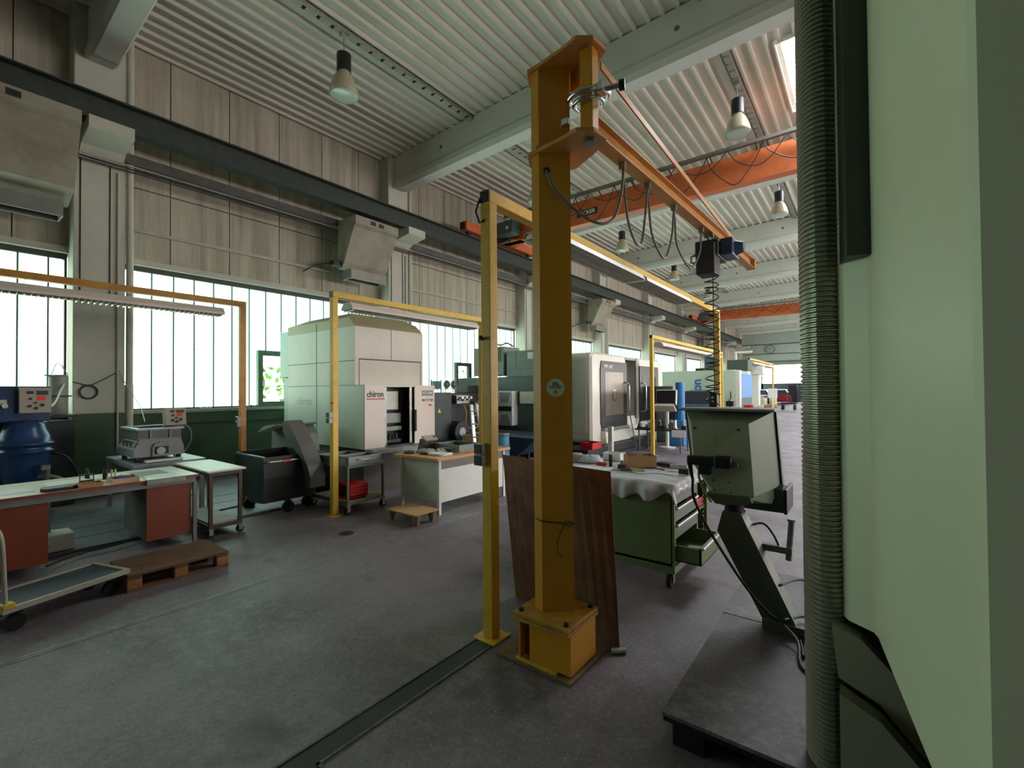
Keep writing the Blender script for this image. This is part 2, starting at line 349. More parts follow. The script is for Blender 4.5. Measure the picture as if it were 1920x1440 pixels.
# far side of the hall with added fill windows, and the end behind the camera
struct(MB().box(XR, XR+0.3, YB, YF, 0, 1.4).box(XR, XR+0.3, YB, YF, 3.9, 9), 'wall_right', wallm)
T = thing('window_20', None, None, (XR, 20, 1.4)); T['kind'] = 'structure'
g = MB(); fr = MB()
for i in range(2, 12): g.box(XR+0.08, XR+0.1, YB+0.3+6*i, YB+5.7+6*i, 1.4, 3.9)  # unseen glowing strips added as fill light from the right
for i in range(12): fr.box(XR, XR+0.15, YB+5.7+6*i-(6 if i < 2 else 0), YB+6.3+6*i, 1.4, 3.9)  # first bays closed to keep the fill off camera-facing sides
struct(g, 'glass_strips', EM('daylight_glass_far_side', (1.0, 0.92, 0.88), 7.0), T); struct(fr, 'window_piers', concrete, T)
struct(MB().box(XW-0.3, XR+0.3, YB-0.3, YB, 0, 9), 'wall_front', M('dark_end_wall', (96, 92, 84), 0.8))

# ------------------------------------------------------------------ roof: trapezoidal deck, beams, roof lights
ZR = 7.78; SL = 0.020
def zr(x): return ZR+(x-XW)*SL
deckm = M('trapezoidal_deck', (200, 197, 184), 0.6, 0.0, var=0.08, scale=1.3, stretch=(1, 0.4, 1))
SKY = [(-1.25, 1.35, PC[1]+6*k+1.75, PC[1]+6*k+4.35) for k in range(1, 8)]
def deck(b, x0, x1, y0_, y1_):
    x = x0; P = 0.25; D = 0.055
    while x < x1-1e-6:
        xs = [x, x+0.040, x+0.060, x+0.230, x+0.25]; zs = [0, 0, D, D, 0]
        pts = [(xx, zr(xx)+zz) for xx, zz in zip(xs, zs)]
        for i in range(4):
            a, c = pts[i], pts[i+1]
            if a[0] >= x1: break
            b._add([(a[0], y0_, a[1]), (c[0], y0_, c[1]), (c[0], y1_, c[1]), (a[0], y1_, a[1])], [(0, 1, 2, 3)])
        x += P
b = MB(); deck(b, XW-0.2, -1.2, YB, YF)
deck(b, 1.3, XR+0.3, YB, YF)
yy = YB
for s in SKY:
    if s[2] > yy: deck(b, -1.2, 1.3, yy, s[2])
    yy = s[3]
deck(b, -1.2, 1.3, yy, YF)
struct(b, 'ceiling', deckm)
domem = EM('roof_light_glow', (0.90, 0.96, 1.0), SKY_E)
for k, s in enumerate(SKY):
    T = thing('window_%d' % (30+k), None, None, ((s[0]+s[1])/2, (s[2]+s[3])/2, zr(0))); T['kind'] = 'structure'
    z0 = zr(s[0])-0.03
    struct(MB().frame(s[0]-0.02, s[1]+0.02, s[2]-0.02, s[3]+0.02, z0, z0+0.65, 0.03, 'z'), 'kerb', white, T)
    struct(MB().box(s[0], s[1], s[2], s[3], z0+0.55, z0+0.57), 'dome', domem, T)
    struct(MB().box(s[0], s[1], (s[2]+s[3])/2-0.02, (s[2]+s[3])/2+0.02, z0+0.48, z0+0.54), 'glazing_bar', white, T)
beamm = M('white_concrete_beam', (196, 198, 190), 0.7, var=0.04, scale=2)
holem = M('beam_hole', (112, 108, 100), 0.9)
for k, c in enumerate(PC):
    T = thing('trim_%d' % (40+k), None, None, (0, c, 6.95)); T['kind'] = 'structure'
    def ring(x):
        zt = zr(x)+0.02; zb = 6.93+(x-XW)*SL; h = zt-zb
        w1, w2, w3 = 0.20, 0.16, 0.20
        return [(x, c-w1, zb+0.10), (x, c-w1+0.05, zb), (x, c+w1-0.05, zb), (x, c+w1, zb+0.10), (x, c+w1, zb+0.22), (x, c+w2, zb+0.30), (x, c+w2, zt), (x, c-w2, zt), (x, c-w2, zb+0.30), (x, c-w1, zb+0.22)]
    bb = MB(); r0 = [(p[0], p[1], max(p[2], 7.02)) for p in ring(XW+0.30)]
    bb.loft([r0, ring(XW+0.75), ring(XR)])
    struct(bb, 'roof_beam', beamm, T)
    hh = MB()
    for xx in (-8.0, -5.2, -2.4, 0.4, 3.2): hh.cyl((xx, c-0.165, zr(xx)-0.32), (xx, c-0.10, zr(xx)-0.32), 0.045, n=16)
    struct(hh, 'beam_holes', holem, T)
# crane runway rail on the corbels
railm = M('runway_rail_steel', (58, 66, 60), 0.5, 0.2, var=0.2, scale=6)
T = thing('crane_runway_rail', 'long dark steel crane runway rail carried on the wall corbels', 'crane rail', (-9.3, 20, 5.8))
RX = -9.30
MB().box(RX-0.11, RX+0.11, YB+0.2, 47.6, 5.805, 5.83).box(RX-0.008, RX+0.008, YB+0.2, 47.6, 5.83, 6.20).box(RX-0.13, RX+0.13, YB+0.2, 47.6, 6.20, 6.225).build('runway_girder', railm, T)
MB().box(RX-0.03, RX+0.03, YB+0.2, 47.6, 6.225, 6.275).build('rail_head', M('rail_head', (84, 88, 88), 0.35, 0.6), T)
# cable duct and pipe runs along the wall
T = thing('cable_tray', 'grey cable duct with three parallel pipes running along the wall below the crane rail', 'cable tray', (-9.75, 20, 5.6))
MB().box(-9.80, -9.70, YB+0.2, 47, 5.50, 5.66).build('duct', M('dark_duct', (84, 84, 80), 0.6, var=0.2), T)
for i in range(3): MB().cyl((-9.69, YB+0.2, 5.45-0.05*i), (-9.69, 47, 5.45-0.05*i), 0.012, n=6).build('pipe', M('light_pipe', (170, 168, 156), 0.5) if i == 0 else dark, T)
solo(MB().box(XW, XW+0.05, 2.15, 7.45, 4.50, 4.56), 'conduit', M('light_pipe', (170, 168, 156), 0.5), 'thin pale conduit along the wall panels left of the rust stained bay', 'conduit', 'conduits along the concrete wall')
solo(MB().box(XW, XW+0.05, 8.15, 13.45, 4.50, 4.56), 'conduit', M('light_pipe', (170, 168, 156), 0.5), 'thin pale conduit along the wall panels behind the tall yellow column', 'conduit', 'conduits along the concrete wall')
# ------------------------------------------------------------------ yellow light gantries
louver = M('louvre_metal', (206, 200, 192), 0.3, 0.3, var=0.05)
tube_w = M('fluorescent_tube', (250, 250, 255), 0.35, var=0.01)
def gantry(x, y0_, y1_, label, mat=yellow, capy=True, s=0.08, low=None):
    T = thing('lamp_gantry', label, 'steel frame', (x, y0_, 0), group='yellow portal frames carrying bench lights')
    MB().box(x-s/2, x+s/2, y0_, y0_+s, 0.008, 3.0-s, 0.004).build('post', low or mat, T)
    MB().box(x-s/2, x+s/2, y1_-s, y1_, 0.008, 3.0-s, 0.004).build('post', low or mat, T)
    MB().box(x-s/2, x+s/2, y0_+0.004, y1_, 3.0-s, 3.0, 0.004).build('top_beam', mat, T)
    MB().box(x-s/2+0.002, x+s/2-0.002, y0_-0.004, y0_+0.004, 3.0-s+0.002, 2.998).build('end_cap', black, T)
    MB().box(x-0.09, x+0.09, y0_-0.05, y0_+0.13, 0, 0.008).build('foot_plate', mat, T)
    MB().box(x-0.09, x+0.09, y1_-0.13, y1_+0.05, 0, 0.008).build('foot_plate', mat, T)
    return T
def sockets(T, x, y, z, n=2):
    for i in range(n):
        b = MB().box(x-0.035, x+0.04, y-0.055, y-0.001, z-0.075*(i+1)+0.003, z-0.075*i, 0.004); o = b.build('switch_box', lgrey, T)
        MB().box(x-0.028, x+0.034, y-0.060, y-0.054, z-0.075*(i+1)+0.010, z-0.075*i-0.007).build('socket_cover', black, o)
G1 = gantry(-7.33, 0.02, 2.99, 'aged ochre yellow lamp frame between the blue tub machine and the dark skip', oldyellow)
G2 = gantry(-5.66, 3.38, 6.44, 'yellow lamp frame with an orange sticker standing in front of the tall white machine', yellow)
G3 = gantry(-2.02, 2.33, 8.42, 'tall bright yellow lamp frame close beside the thick ochre column')
G4 = gantry(-4.22, 11.10, 18.1, 'yellow lamp frame standing just past the white machine with black doors')
G5 = gantry(-4.08, 22.3, 28.7, 'small distant yellow lamp frame nearest to the bright gateway')
sockets(G1, -7.33, 2.92, 1.30, 2); sockets(G2, -5.66, 3.38, 1.38, 2); sockets(G3, -2.05, 2.33, 1.30, 2)
price(G1, -7.33, 2.909, 1.52, 'y', 0.06, 0.03); price(G2, -5.64, 3.379, 1.50, 'y', 0.07, 0.03)
w_ = MB(); w_.tube([(-2.06, 2.325, 2.95), (-2.075, 2.30, 2.86), (-2.05, 2.31, 2.78), (-2.02, 2.328, 2.80)], 0.007); w_.build('cable_loop', black, G3)
w_ = MB(); w_.cyl((-2.08, 2.33, 2.0), (-2.03, 2.29, 2.0), 0.008, n=8).cyl((-2.06, 2.33, 2.0), (-2.02, 2.28, 2.005), 0.012, n=8); w_.build('hook', dark, G3)
def reflector_light(x, y0_, y1_, z, label, wd=0.26):
    T = thing('bench_light', label, 'lamp', (x, (y0_+y1_)/2, z), group='long louvred bench lights under the yellow frames')
    MB().prism([(x-wd/2, z), (x-wd/2, z+0.03), (x-0.07, z+0.10), (x+0.07, z+0.10), (x+wd/2, z+0.03), (x+wd/2, z), (x+wd/2-0.01, z), (x+0.06, z+0.085), (x-0.06, z+0.085), (x-wd/2+0.01, z)], y0_, y1_, 'y').build('reflector', M('reflector_enamel', (224, 208, 196), 0.35, var=0.05), T)
    MB().prism([(x-wd/2, z), (x-wd/2, z+0.03), (x-0.07, z+0.10), (x+0.07, z+0.10), (x+wd/2, z+0.03), (x+wd/2, z)], y0_-0.008, y0_, 'y').build('end_cap', lgrey, T)
    MB().prism([(x-wd/2, z), (x-wd/2, z+0.03), (x-0.07, z+0.10), (x+0.07, z+0.10), (x+wd/2, z+0.03), (x+wd/2, z)], y1_, y1_+0.008, 'y').build('end_cap', lgrey, T)
    g = MB(); n = int((y1_-y0_)/0.055)
    for i in range(n): g.box(x-wd/2+0.012, x+wd/2-0.012, y0_+(y1_-y0_)*(i+0.5)/n-0.002, y0_+(y1_-y0_)*(i+0.5)/n+0.002, z-0.022, z+0.03)
    g.build('louvre', louver, T)
    for q in (-0.05, 0.05): MB().cyl((x+q, y0_+0.03, z+0.05), (x+q, y1_-0.03, z+0.05), 0.013, n=8).build('tube', tube_w, T)
    g = MB()
    for yy in (y0_+0.35, y1_-0.35): g.bar((x, yy, z+0.095), (x, yy+0.03, 2.925), 0.012, 0.004, (0, 1, 0))
    g.build('hanger', steel, T); return T
reflector_light(-7.33, 0.35, 2.66, 2.76, 'bench light hanging from the aged ochre frame at the left edge')
reflector_light(-5.66, 3.62, 6.20, 2.78, 'bench light in front of the tall white machine')
reflector_light(-4.22, 11.6, 17.6, 2.76, 'bench light under the frame past the white machine with black doors')
reflector_light(-4.08, 22.7, 28.3, 2.76, 'small bench light on the frame nearest the bright gateway')
for i, (a, c, lb) in enumerate(((2.95, 4.84, 'flat louvred twin tube light nearest the thick column on the tall frame'), (4.90, 6.55, 'second flat louvred twin tube light on the tall frame, beyond its twin'))):
    T = thing('tube_light', lb, 'lamp', (-2.02, (a+c)/2, 2.84), group='flat twin tube lights on the tall frame')
    MB().prism([(-2.15, 2.845), (-2.12, 2.90), (-1.92, 2.90), (-1.89, 2.845), (-1.90, 2.845), (-1.93, 2.885), (-2.11, 2.885), (-2.14, 2.845)], a, c, 'y').build('housing', white, T)
    MB().box(-2.14, -1.90, a, a+0.012, 2.845, 2.89).build('end_cap', white, T); MB().box(-2.14, -1.90, c-0.012, c, 2.845, 2.89).build('end_cap', white, T)
    for q in (-2.08, -1.96): MB().cyl((q, a+0.03, 2.862), (q, c-0.03, 2.862), 0.013, n=8).build('tube', tube_w, T)
    g = MB(); n = 30
    for k in range(n): g.box(-2.135, -1.905, a+(c-a)*(k+0.5)/n-0.0015, a+(c-a)*(k+0.5)/n+0.0015, 2.842, 2.856)
    g.build('louvre', louver, T)
    MB().box(-2.03, -2.01, a+0.2, a+0.24, 2.90, 2.922).box(-2.03, -2.01, c-0.24, c-0.2, 2.90, 2.922).build('hanger', steel, T)

# ------------------------------------------------------------------ column jib crane
T = thing('jib_crane', 'thick ochre column jib crane with a bolted foot, round sticker and swinging arm', 'jib crane', (-1.54, 2.42, 0))
prof = [(-1.652, 2.357), (-1.585, 2.340), (-1.430, 2.455), (-1.570, 2.630), (-1.690, 2.590), (-1.715, 2.450)]
MB().prism(prof, 0.30, 3.64).build('column', ochre, T)
base = MB().box(-1.86, -1.325, 2.225, 2.74, 0.0, 0.018, 0.003); base.build('floor_plate', M('worn_yellow_plate', (150, 116, 76), 0.6, var=0.2, scale=6, col2=(92, 74, 66), cov=0.5), T)
MB().box(-1.735, -1.345, 2.235, 2.60, 0.255, 0.275, 0.002).box(-1.735, -1.345, 2.235, 2.60, 0.28, 0.302, 0.002).build('foot_plate', M('worn_yellow_steel', (196, 146, 52), 0.5, var=0.2, scale=8, col2=(128, 92, 58), cov=0.42), T)
MB().box(-1.74, -1.38, 2.30, 2.56, 0.018, 0.03).box(-1.70, -1.69, 2.25, 2.58, 0.03, 0.255).box(-1.63, -1.345, 2.262, 2.275, 0.03, 0.255).box(-1.63, -1.36, 2.53, 2.545, 0.03, 0.255).box(-1.355, -1.345, 2.275, 2.56, 0.03, 0.255).build('foot_box', ochre, T)
MB().box(-1.72, -1.43, 2.18+0.06, 2.20+0.06, 0.018, 0.030).build('lower_flange', yellow, T)
for (x, y_) in ((-1.70, 2.275), (-1.38, 2.275), (-1.70, 2.565), (-1.38, 2.565)):
    MB().cyl((x, y_, 0.302), (x, y_, 0.318), 0.016, n=6, smooth=False).build('bolt', dark, T)
pl = [(-1.66, 2.33), (-1.58, 2.325), (-1.40, 2.30), (-1.28, 2.27), (-1.20, 2.33), (-1.185, 2.46), (-1.30, 2.55), (-1.50, 2.66), (-1.70, 2.61), (-1.73, 2.45)]
copp = M('faded_orange_yellow', (206, 148, 74), 0.42, var=0.12, scale=6, col2=(186, 122, 70), cov=0.42)
MB().prism(pl, 3.640, 3.662).build('head_plate', copp, T)
MB().prism([(-1.45, 2.50), (-1.27, 2.46), (-1.27, 2.475), (-1.45, 2.515)], 3.52, 3.64).build('head_gusset', copp, T)
MB().prism(pl, 3.115, 3.137).build('bracket_plate', copp, T)
MB().bar((-1.60, 2.335, 3.15), (-1.40, 2.41, 3.15), 0.012, 0.03).build('bracket_weld_bar', ochre, T)
# pivot post and arm
MB().box(-1.305, -1.225, 2.36, 2.44, 3.14, 3.64, 0.006).build('pivot_post', ochre, T)
MB().cyl((-1.265, 2.40, 3.09), (-1.265, 2.40, 3.115), 0.035).cyl((-1.265, 2.40, 3.662), (-1.265, 2.40, 3.68), 0.03).build('pivot_pin', steel, T)
arm = MB(); A0 = (-1.27, 2.44, 3.205); A1 = (-1.13, 6.42, 3.205)
def arm_p(t, dz=0.0): return (A0[0]+(A1[0]-A0[0])*t, A0[1]+(A1[1]-A0[1])*t, A0[2]+dz)
arm.bar(arm_p(0, 0.052), arm_p(1, 0.052), 0.09, 0.008).bar(arm_p(0), arm_p(1), 0.008, 0.10).bar(arm_p(0, -0.052), arm_p(1, -0.052), 0.09, 0.008)
ao = arm.build('arm', copp, T)
MB().bar(arm_p(0.985, 0), arm_p(1.0, 0), 0.10, 0.12).build('arm_end_stop', copp, ao)
MB().bar((-1.24, 2.50, 3.60), arm_p(0.88, 0.07), 0.045, 0.012, (1, 0, 0)).build('tie_rod', copp, T)
MB().bar(arm_p(0.82, 0.065), arm_p(0.94, 0.065), 0.02, 0.03).build('tie_lug', copp, T)
# chromed swivel ring clamp with a stub handle
cl = MB(); cpts = [(-1.27+0.115*math.cos(a), 2.40+0.115*math.sin(a), 3.36+0.02*math.sin(a)) for a in [math.radians(-200+i*14) for i in range(19)]]
cl.tube(cpts, 0.017, 10); cl.tube([(-1.27+0.085*math.cos(a), 2.40+0.085*math.sin(a), 3.325+0.01*math.sin(a)) for a in [math.radians(-200+i*14) for i in range(19)]], 0.012, 8)
co = cl.build('swivel_ring', chrome, T)
cl = MB().cyl((-1.165, 2.36, 3.35), (-1.06, 2.40, 3.355), 0.016).box(-1.20, -1.14, 2.32, 2.39, 3.325, 3.375, 0.006); cl.build('clamp_arm', chrome, co)
MB().cyl((-1.075, 2.395, 3.355), (-1.045, 2.405, 3.355), 0.03).build('end_knob', black, co)
MB().box(-1.42, -1.37, 2.33, 2.37, 3.22, 3.26, 0.005).build('clamp_jaw', chrome, co)
# round sticker on the front face of the column
n_ = Vector((0.596, -0.803, 0)); c_ = Vector((-1.512, 2.394, 1.665)) 
st = MB(); st.cyl(c_-n_*0.001, c_+n_*0.0015, 0.055, n=32, smooth=False); so = st.build('round_sticker', white, T); so['label'] = 'round white service sticker with a yellow emblem'
ang = math.atan2(0.596, 0.803)
def on_face(u, v): return c_+n_*0.0022+Vector((0.803, 0.596, 0))*u+Vector((0, 0, v))
ink = M('black_ink', (30, 30, 32), 0.6, var=0.02)
for sx_, (tx, dz, sz) in enumerate((('Rexx', 0.030, 0.016), ('Service', 0.017, 0.015), ('Kranwirtschaft', 0.004, 0.0125))):
    text('lettering', tx, sz, ink, so, on_face(0, dz), (PI/2, 0, ang), 0.0003, True)
text('lettering', 'www  ---------  service', 0.006, ink, so, on_face(0, -0.007), (PI/2, 0, ang), 0.0002)
em = MB(); em.cyl(on_face(0, -0.027), on_face(0, -0.027)+n_*0.0008, 0.013, n=20, smooth=False); em.build('emblem', M('emblem_gold', (206, 186, 60), 0.5), so)
em = MB(); em.cyl(on_face(0, -0.027)+n_*0.001, on_face(0, -0.027)+n_*0.0014, 0.006, n=16, smooth=False); em.build('emblem', grey, so)
text('lettering', 'No. 19', 0.012, ink, T, on_face(0.032, -0.068), (PI/2, 0, ang), 0.0003, True)
# wire tied round the column
wp = []
for i in range(len(prof)+1):
    p = prof[i % len(prof)]; q = Vector((p[0]+1.56, p[1]-2.46, 0)); q = q*1.035; wp.append((-1.56+q.x, 2.46+q.y, 0.86-0.022*(q.x+0.1)/0.2))
b = MB(); b.tube(wp, 0.0035, 6); b.tube([(-1.435, 2.44, 0.845), (-1.455, 2.40, 0.86), (-1.475, 2.385, 0.80), (-1.50, 2.378, 0.73), (-1.49, 2.37, 0.68), (-1.46, 2.37, 0.65)], 0.003, 6)
b.tube([(-1.435, 2.44, 0.85), (-1.43, 2.43, 0.82), (-1.46, 2.40, 0.835)], 0.003, 6); b.build('tie_wire', black, T)
# flat cable: first loop from the column gland, then hung under the arm
fc = M('flat_cable_grey', (120, 118, 120), 0.4, var=0.1)
MB().cyl((-1.545, 2.378, 3.01), (-1.54, 2.355, 3.0), 0.018).build('cable_gland', black, T)
def arm_at(y): return (A0[0]+(y-A0[1])/(A1[1]-A0[1])*(A1[0]-A0[0]), y, 3.135)
lp = [(-1.54, 2.355, 3.0), (-1.50, 2.36, 2.90), (-1.42, 2.42, 2.78), (-1.33, 2.50, 2.69), (-1.27, 2.60, 2.68), (-1.245, 2.70, 2.76), (-1.24, 2.78, 2.93), (-1.24, 2.82, 3.10)]
def smooth(p, n=6):
    p = [Vector(q) for q in p]; out = []
    for i in range(len(p)-1):
        p0, p1, p2, p3 = p[max(i-1, 0)], p[i], p[i+1], p[min(i+2, len(p)-1)]
        for k in range(n):
            t = k/n; out.append(0.5*((2*p1)+(-p0+p2)*t+(2*p0-5*p1+4*p2-p3)*t*t+(-p0+3*p1-3*p2+p3)*t**3))
    return out+[p[-1]]
MB().tube(smooth(lp), 0.009, 8).build('flat_cable', fc, T)
ys = [2.84, 3.24, 3.76, 4.45]
for i in range(3):
    a, c = arm_at(ys[i]), arm_at(ys[i+1]); sag = [0.47, 0.46, 0.42][i]
    pts = [a, (a[0], a[1]+0.02, a[2]-0.12), (a[0], a[1]+0.07, a[2]-sag*0.72), (a[0]+0.01, (a[1]+c[1])/2-0.03, a[2]-sag), (c[0], (a[1]+c[1])/2+0.07, a[2]-sag*0.97), (c[0], c[1]-0.06, c[2]-sag*0.55), (c[0], c[1]-0.02, c[2]-0.10), c]
    MB().tube(smooth(pts), 0.009, 8).build('flat_cable', fc, T)
for yv in ys[:4]: a = arm_at(yv); MB().box(a[0]-0.02, a[0]+0.02, yv-0.018, yv+0.018, 3.105, 3.148).build('cable_trolley', steel, T)
# chain hoist under the arm
T = thing('chain_hoist', 'dark blue and black electric chain hoist on the jib arm with a coiled control cable', 'hoist', (-1.17, 4.75, 2.72))
hb = M('hoist_blue', (44, 70, 104), 0.4, var=0.1); hk = M('hoist_black', (40, 40, 44), 0.5, var=0.08)
MB().box(-1.27, -1.10, 4.50, 4.72, 2.73, 3.02, 0.012).build('chain_box', hk, T)
MB().box(-1.29, -1.08, 4.55, 4.92, 2.90, 3.06, 0.015).build('body', hk, T)
MB().box(-1.08, -0.97, 4.62, 4.90, 2.91, 3.07, 0.012).build('motor', hb, T)
MB().cyl((-0.97, 4.76, 2.99), (-0.90, 4.76, 2.99), 0.075, 0.05, 8, False).build('motor_cap', hb, T)
MB().bar((-1.19, 4.68, 3.05), (-1.19, 4.68, 3.135), 0.02, 0.08).cyl((-1.23, 4.68, 3.14), (-1.15, 4.68, 3.14), 0.025).build('trolley', steel, T)
MB().tube([(-1.29, 4.60, 2.95), (-1.33, 4.58, 2.93), (-1.34, 4.60, 2.88), (-1.30, 4.62, 2.87)], 0.012).build('cable_tie', white, T)
pts = []; n = 17*14
for i in range(n+1):
    a = 2*PI*i/14; z = 2.73-1.22*(i/n); z -= 0.02*math.sin(a*0.3); pts.append((-1.16+0.062*math.cos(a), 4.62+0.062*math.sin(a), z))
MB().tube(pts, 0.006, 6).build('coiled_cable', black, T)
MB().cyl((-1.14, 4.60, 2.73), (-1.14, 4.60, 1.55), 0.005, n=6).build('chain', dark, T)
pd = MB().box(-1.19, -1.11, 4.57, 4.64, 1.42, 1.62, 0.015); po = pd.build('pendant', black, T)
MB().cyl((-1.15, 4.567, 1.57), (-1.15, 4.56, 1.57), 0.012).cyl((-1.15, 4.567, 1.53), (-1.15, 4.56, 1.53), 0.012).build('button', lgrey, po)

# ------------------------------------------------------------------ rusty sheet leaning behind the column
rust = M('rusty_sheet', (134, 92, 60), 0.65, 0.2, var=0.3, scale=4, col2=(84, 50, 40), cov=0.5, bump=0.1)
b = MB(); n = 12; fr = []; bk = []
for i in range(n+1):
    t = i/n; x = -1.27-0.98*t; yb_ = 2.74+0.20*t+0.05*math.sin(PI*t); yt = 2.70+0.16*t-0.02*math.sin(PI*t)
    fr.append(((x, yb_, 0.0), (x-0.03-0.03*t, yt, 1.13+0.01*t)))
for i in range(n):
    p, q = fr[i], fr[i+1]; d = 0.004
    b._add([p[0], q[0], q[1], p[1], (p[0][0], p[0][1]+d, 0), (q[0][0], q[0][1]+d, 0), (q[1][0], q[1][1]+d, q[1][2]), (p[1][0], p[1][1]+d, p[1][2])], [(0, 1, 2, 3), (7, 6, 5, 4), (0, 4, 5, 1), (3, 2, 6, 7)]+([(0, 3, 7, 4)] if i == 0 else [])+([(1, 5, 6, 2)] if i == n-1 else []))
solo(b, 'steel_sheet', rust, 'brown rusty steel sheet standing upright behind the thick ochre column', 'metal sheet')
solo(MB().cyl((-1.29, 2.66, 0.018), (-1.22, 2.72, 0.018), 0.018), 'pipe_stub', alum, 'short bright pipe stub lying at the foot of the rusty sheet', 'pipe')

# ------------------------------------------------------------------ large machine on the right edge of the view
mg = M('big_machine_green_grey', (216, 224, 190), 0.42, var=0.05, scale=1.2, stretch=(1, 1, 0.5), bump=0.05, bscale=60)
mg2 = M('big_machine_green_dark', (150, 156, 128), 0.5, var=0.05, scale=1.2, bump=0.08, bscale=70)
T = thing('milling_machine', 'huge pale green machine tool housing filling the right edge with a ribbed way cover', 'machine tool', (0.3, 1.8, 0))
MB().prism([(-0.085, 2.32), (-0.085, 2.17), (-0.065, 2.135), (-0.03, 2.110), (0.006, 2.085), (0.018, 2.05), (0.146, 1.12), (0.156, 1.10), (1.3, 0.95), (1.3, 3.2), (-0.075, 3.2)], 0.78, 3.6).build('housing', mg, T)
# sloped gusset, base cover and support core painted dark as shade below the overhanging housing
MB().prism([(-0.12, 0.765), (-0.03, 0.735), (0.10, 0.60), (0.34, 0.36), (0.34, 0.17), (0.16, 0.36), (0.02, 0.52), (-0.10, 0.575)], 2.10, 2.30, 'y').build('coolant_ledge', mg2, T)
MB().prism([(-0.095, 0.155), (-0.095, 0.555), (0.02, 0.50), (0.15, 0.36), (0.32, 0.19), (0.36, 0.155)], 2.03, 2.10, 'y').build('base_cover', mg2, T)
MB().box(0.30, 1.3, 1.5, 3.2, 0.155, 0.78).box(-0.08, 1.3, 2.32, 3.2, 0.155, 0.78).build('machine_frame', M('frame_dark', (40, 42, 38), 0.6), T)
MB().box(-0.095, 0.05, 2.30, 2.40, 0.155, 3.6).build('guide_recess', M('guide_dark', (26, 28, 26), 0.5, 0.2, var=0.2), T)  # dark slab stands in for the shaded gap behind the bellows
MB().box(-0.115, -0.09, 2.34, 2.38, 0.9, 1.9).build('guide_strip', M('guide_strip', (120, 116, 92), 0.5, var=0.2), T)
MB().prism([(-0.085, 2.2), (-0.05, 2.02), (0.03, 2.05), (0.0, 2.3)], 2.12, 3.6).build('upper_cover', M('upper_cover_dark', (48, 52, 48), 0.4, var=0.15), T)  # dark panel paints the shade in the upper part of the recess
# bellows cover
prof_ = []; z = 0.17; 
rings = []
def ell(r1, z_):
    return [(-0.135+0.085*r1*math.cos(a), 2.29+0.15*r1*math.sin(a), z_) for a in [2*PI*i/28 for i in range(28)]]
while z < 3.55:
    rings += [ell(0.955, z), ell(1.035, z+0.005), ell(1.035, z+0.010), ell(0.955, z+0.015)]; z += 0.0195
MB().loft(rings, True, False).build('ribbed_cover', M('ribbed_cover_metal', (158, 160, 140), 0.33, 0.55, var=0.10, scale=2), T)
st_ = MB().box(0.118, 0.122, 1.2, 1.24, 1.6, 1.69)

# ------------------------------------------------------------------ dark platform in front of it
platm = floor_material('dark_platform_sheet', (78, 72, 80), (118, 109, 118), 0.54)
platm_ = M('dark_platform_sheet_b', (122, 114, 122), 0.42, 0.25, var=0.18, scale=5, bump=0.25, bscale=90)
T = thing('platform_pallet', 'low dark platform on a black pallet beneath the operator panel and ribbed cover', 'platform', (-0.3, 2.7, 0))
MB().box(-0.78, 0.9, 2.13, 3.31, 0.135, 0.153, 0.002).build('top_sheet', platm, T)
b = MB()
for x in (-0.74, -0.18, 0.38): b.box(x, x+0.14, 2.16, 3.28, 0.0, 0.135)
b.box(-0.78, 0.9, 2.15, 2.25, 0.10, 0.135).box(-0.78, 0.9, 3.18, 3.28, 0.10, 0.135); b.build('pallet', black, T)
T = thing('floor_plate', 'second low dark steel platform behind the first, under the panel stand', 'platform', (-0.3, 3.8, 0))
MB().box(-0.79, 0.9, 3.33, 4.30, 0.12, 0.148, 0.002).build('top_sheet', platm, T); MB().box(-0.77, 0.88, 3.35, 4.28, 0, 0.12).build('support_block', black, T)

# ------------------------------------------------------------------ operator panel on its leaning stand
pg_ = M('panel_green_grey', (156, 170, 152), 0.42, var=0.06, scale=2.5)
pd_ = M('panel_stand_green', (84, 98, 84), 0.48, var=0.10, scale=3)
T = thing('operator_panel', 'green-grey machine operator panel seen from behind on a slanted stand', 'control panel', (-0.6, 3.35, 0.15))
fr_ = [(-1.035, 3.40, 1.495), (-0.485, 3.42, 1.50), (-0.455, 3.42, 1.02), (-0.50, 3.40, 0.90), (-0.83, 3.38, 0.87), (-1.00, 3.40, 1.17)]
bkp = [(-0.955, 3.235, 1.42), (-0.60, 3.235, 1.425), (-0.575, 3.235, 0.965), (-0.60, 3.235, 0.945), (-0.80, 3.235, 0.95), (-0.945, 3.26, 1.13)]
b = MB(); b.loft([fr_, bkp]); ho = b.build('housing', pg_, T)
fr2 = [(p[0]+(-0.012 if p[0] < -0.7 else 0.014), p[1], p[2]) for p in fr_]
b = MB(); b.loft([fr2, [(p[0], p[1]+0.06, p[2]) for p in fr2]]); b.build('front_frame', black, T)
MB().box(-1.055, -0.455, 3.24, 3.50, 1.502, 1.520, 0.006).build('top_board', grey, T)
MB().prism([(3.38, 1.00), (3.42, 1.03), (3.66, 0.98), (3.68, 0.86), (3.44, 0.84)], -0.82, -0.435, 'x').build('keyboard_shelf', M('shelf_dark_green', (70, 82, 70), 0.45), T)
MB().box(-0.435, -0.415, 3.40, 3.70, 0.84, 1.0, 0.006).build('shelf_end', black, T)
b = MB()
for (x, z) in ((-0.935, 1.385), (-0.66, 1.385)): b.cyl((x, 3.236, z), (x, 3.229, z), 0.008, n=8)
for (x, z) in ((-0.82, 1.045), (-0.72, 1.04), (-0.81, 0.98), (-0.71, 0.975)): b.cyl((x, 3.236, z), (x, 3.231, z), 0.005, n=8)
b.build('screws', dark, ho)
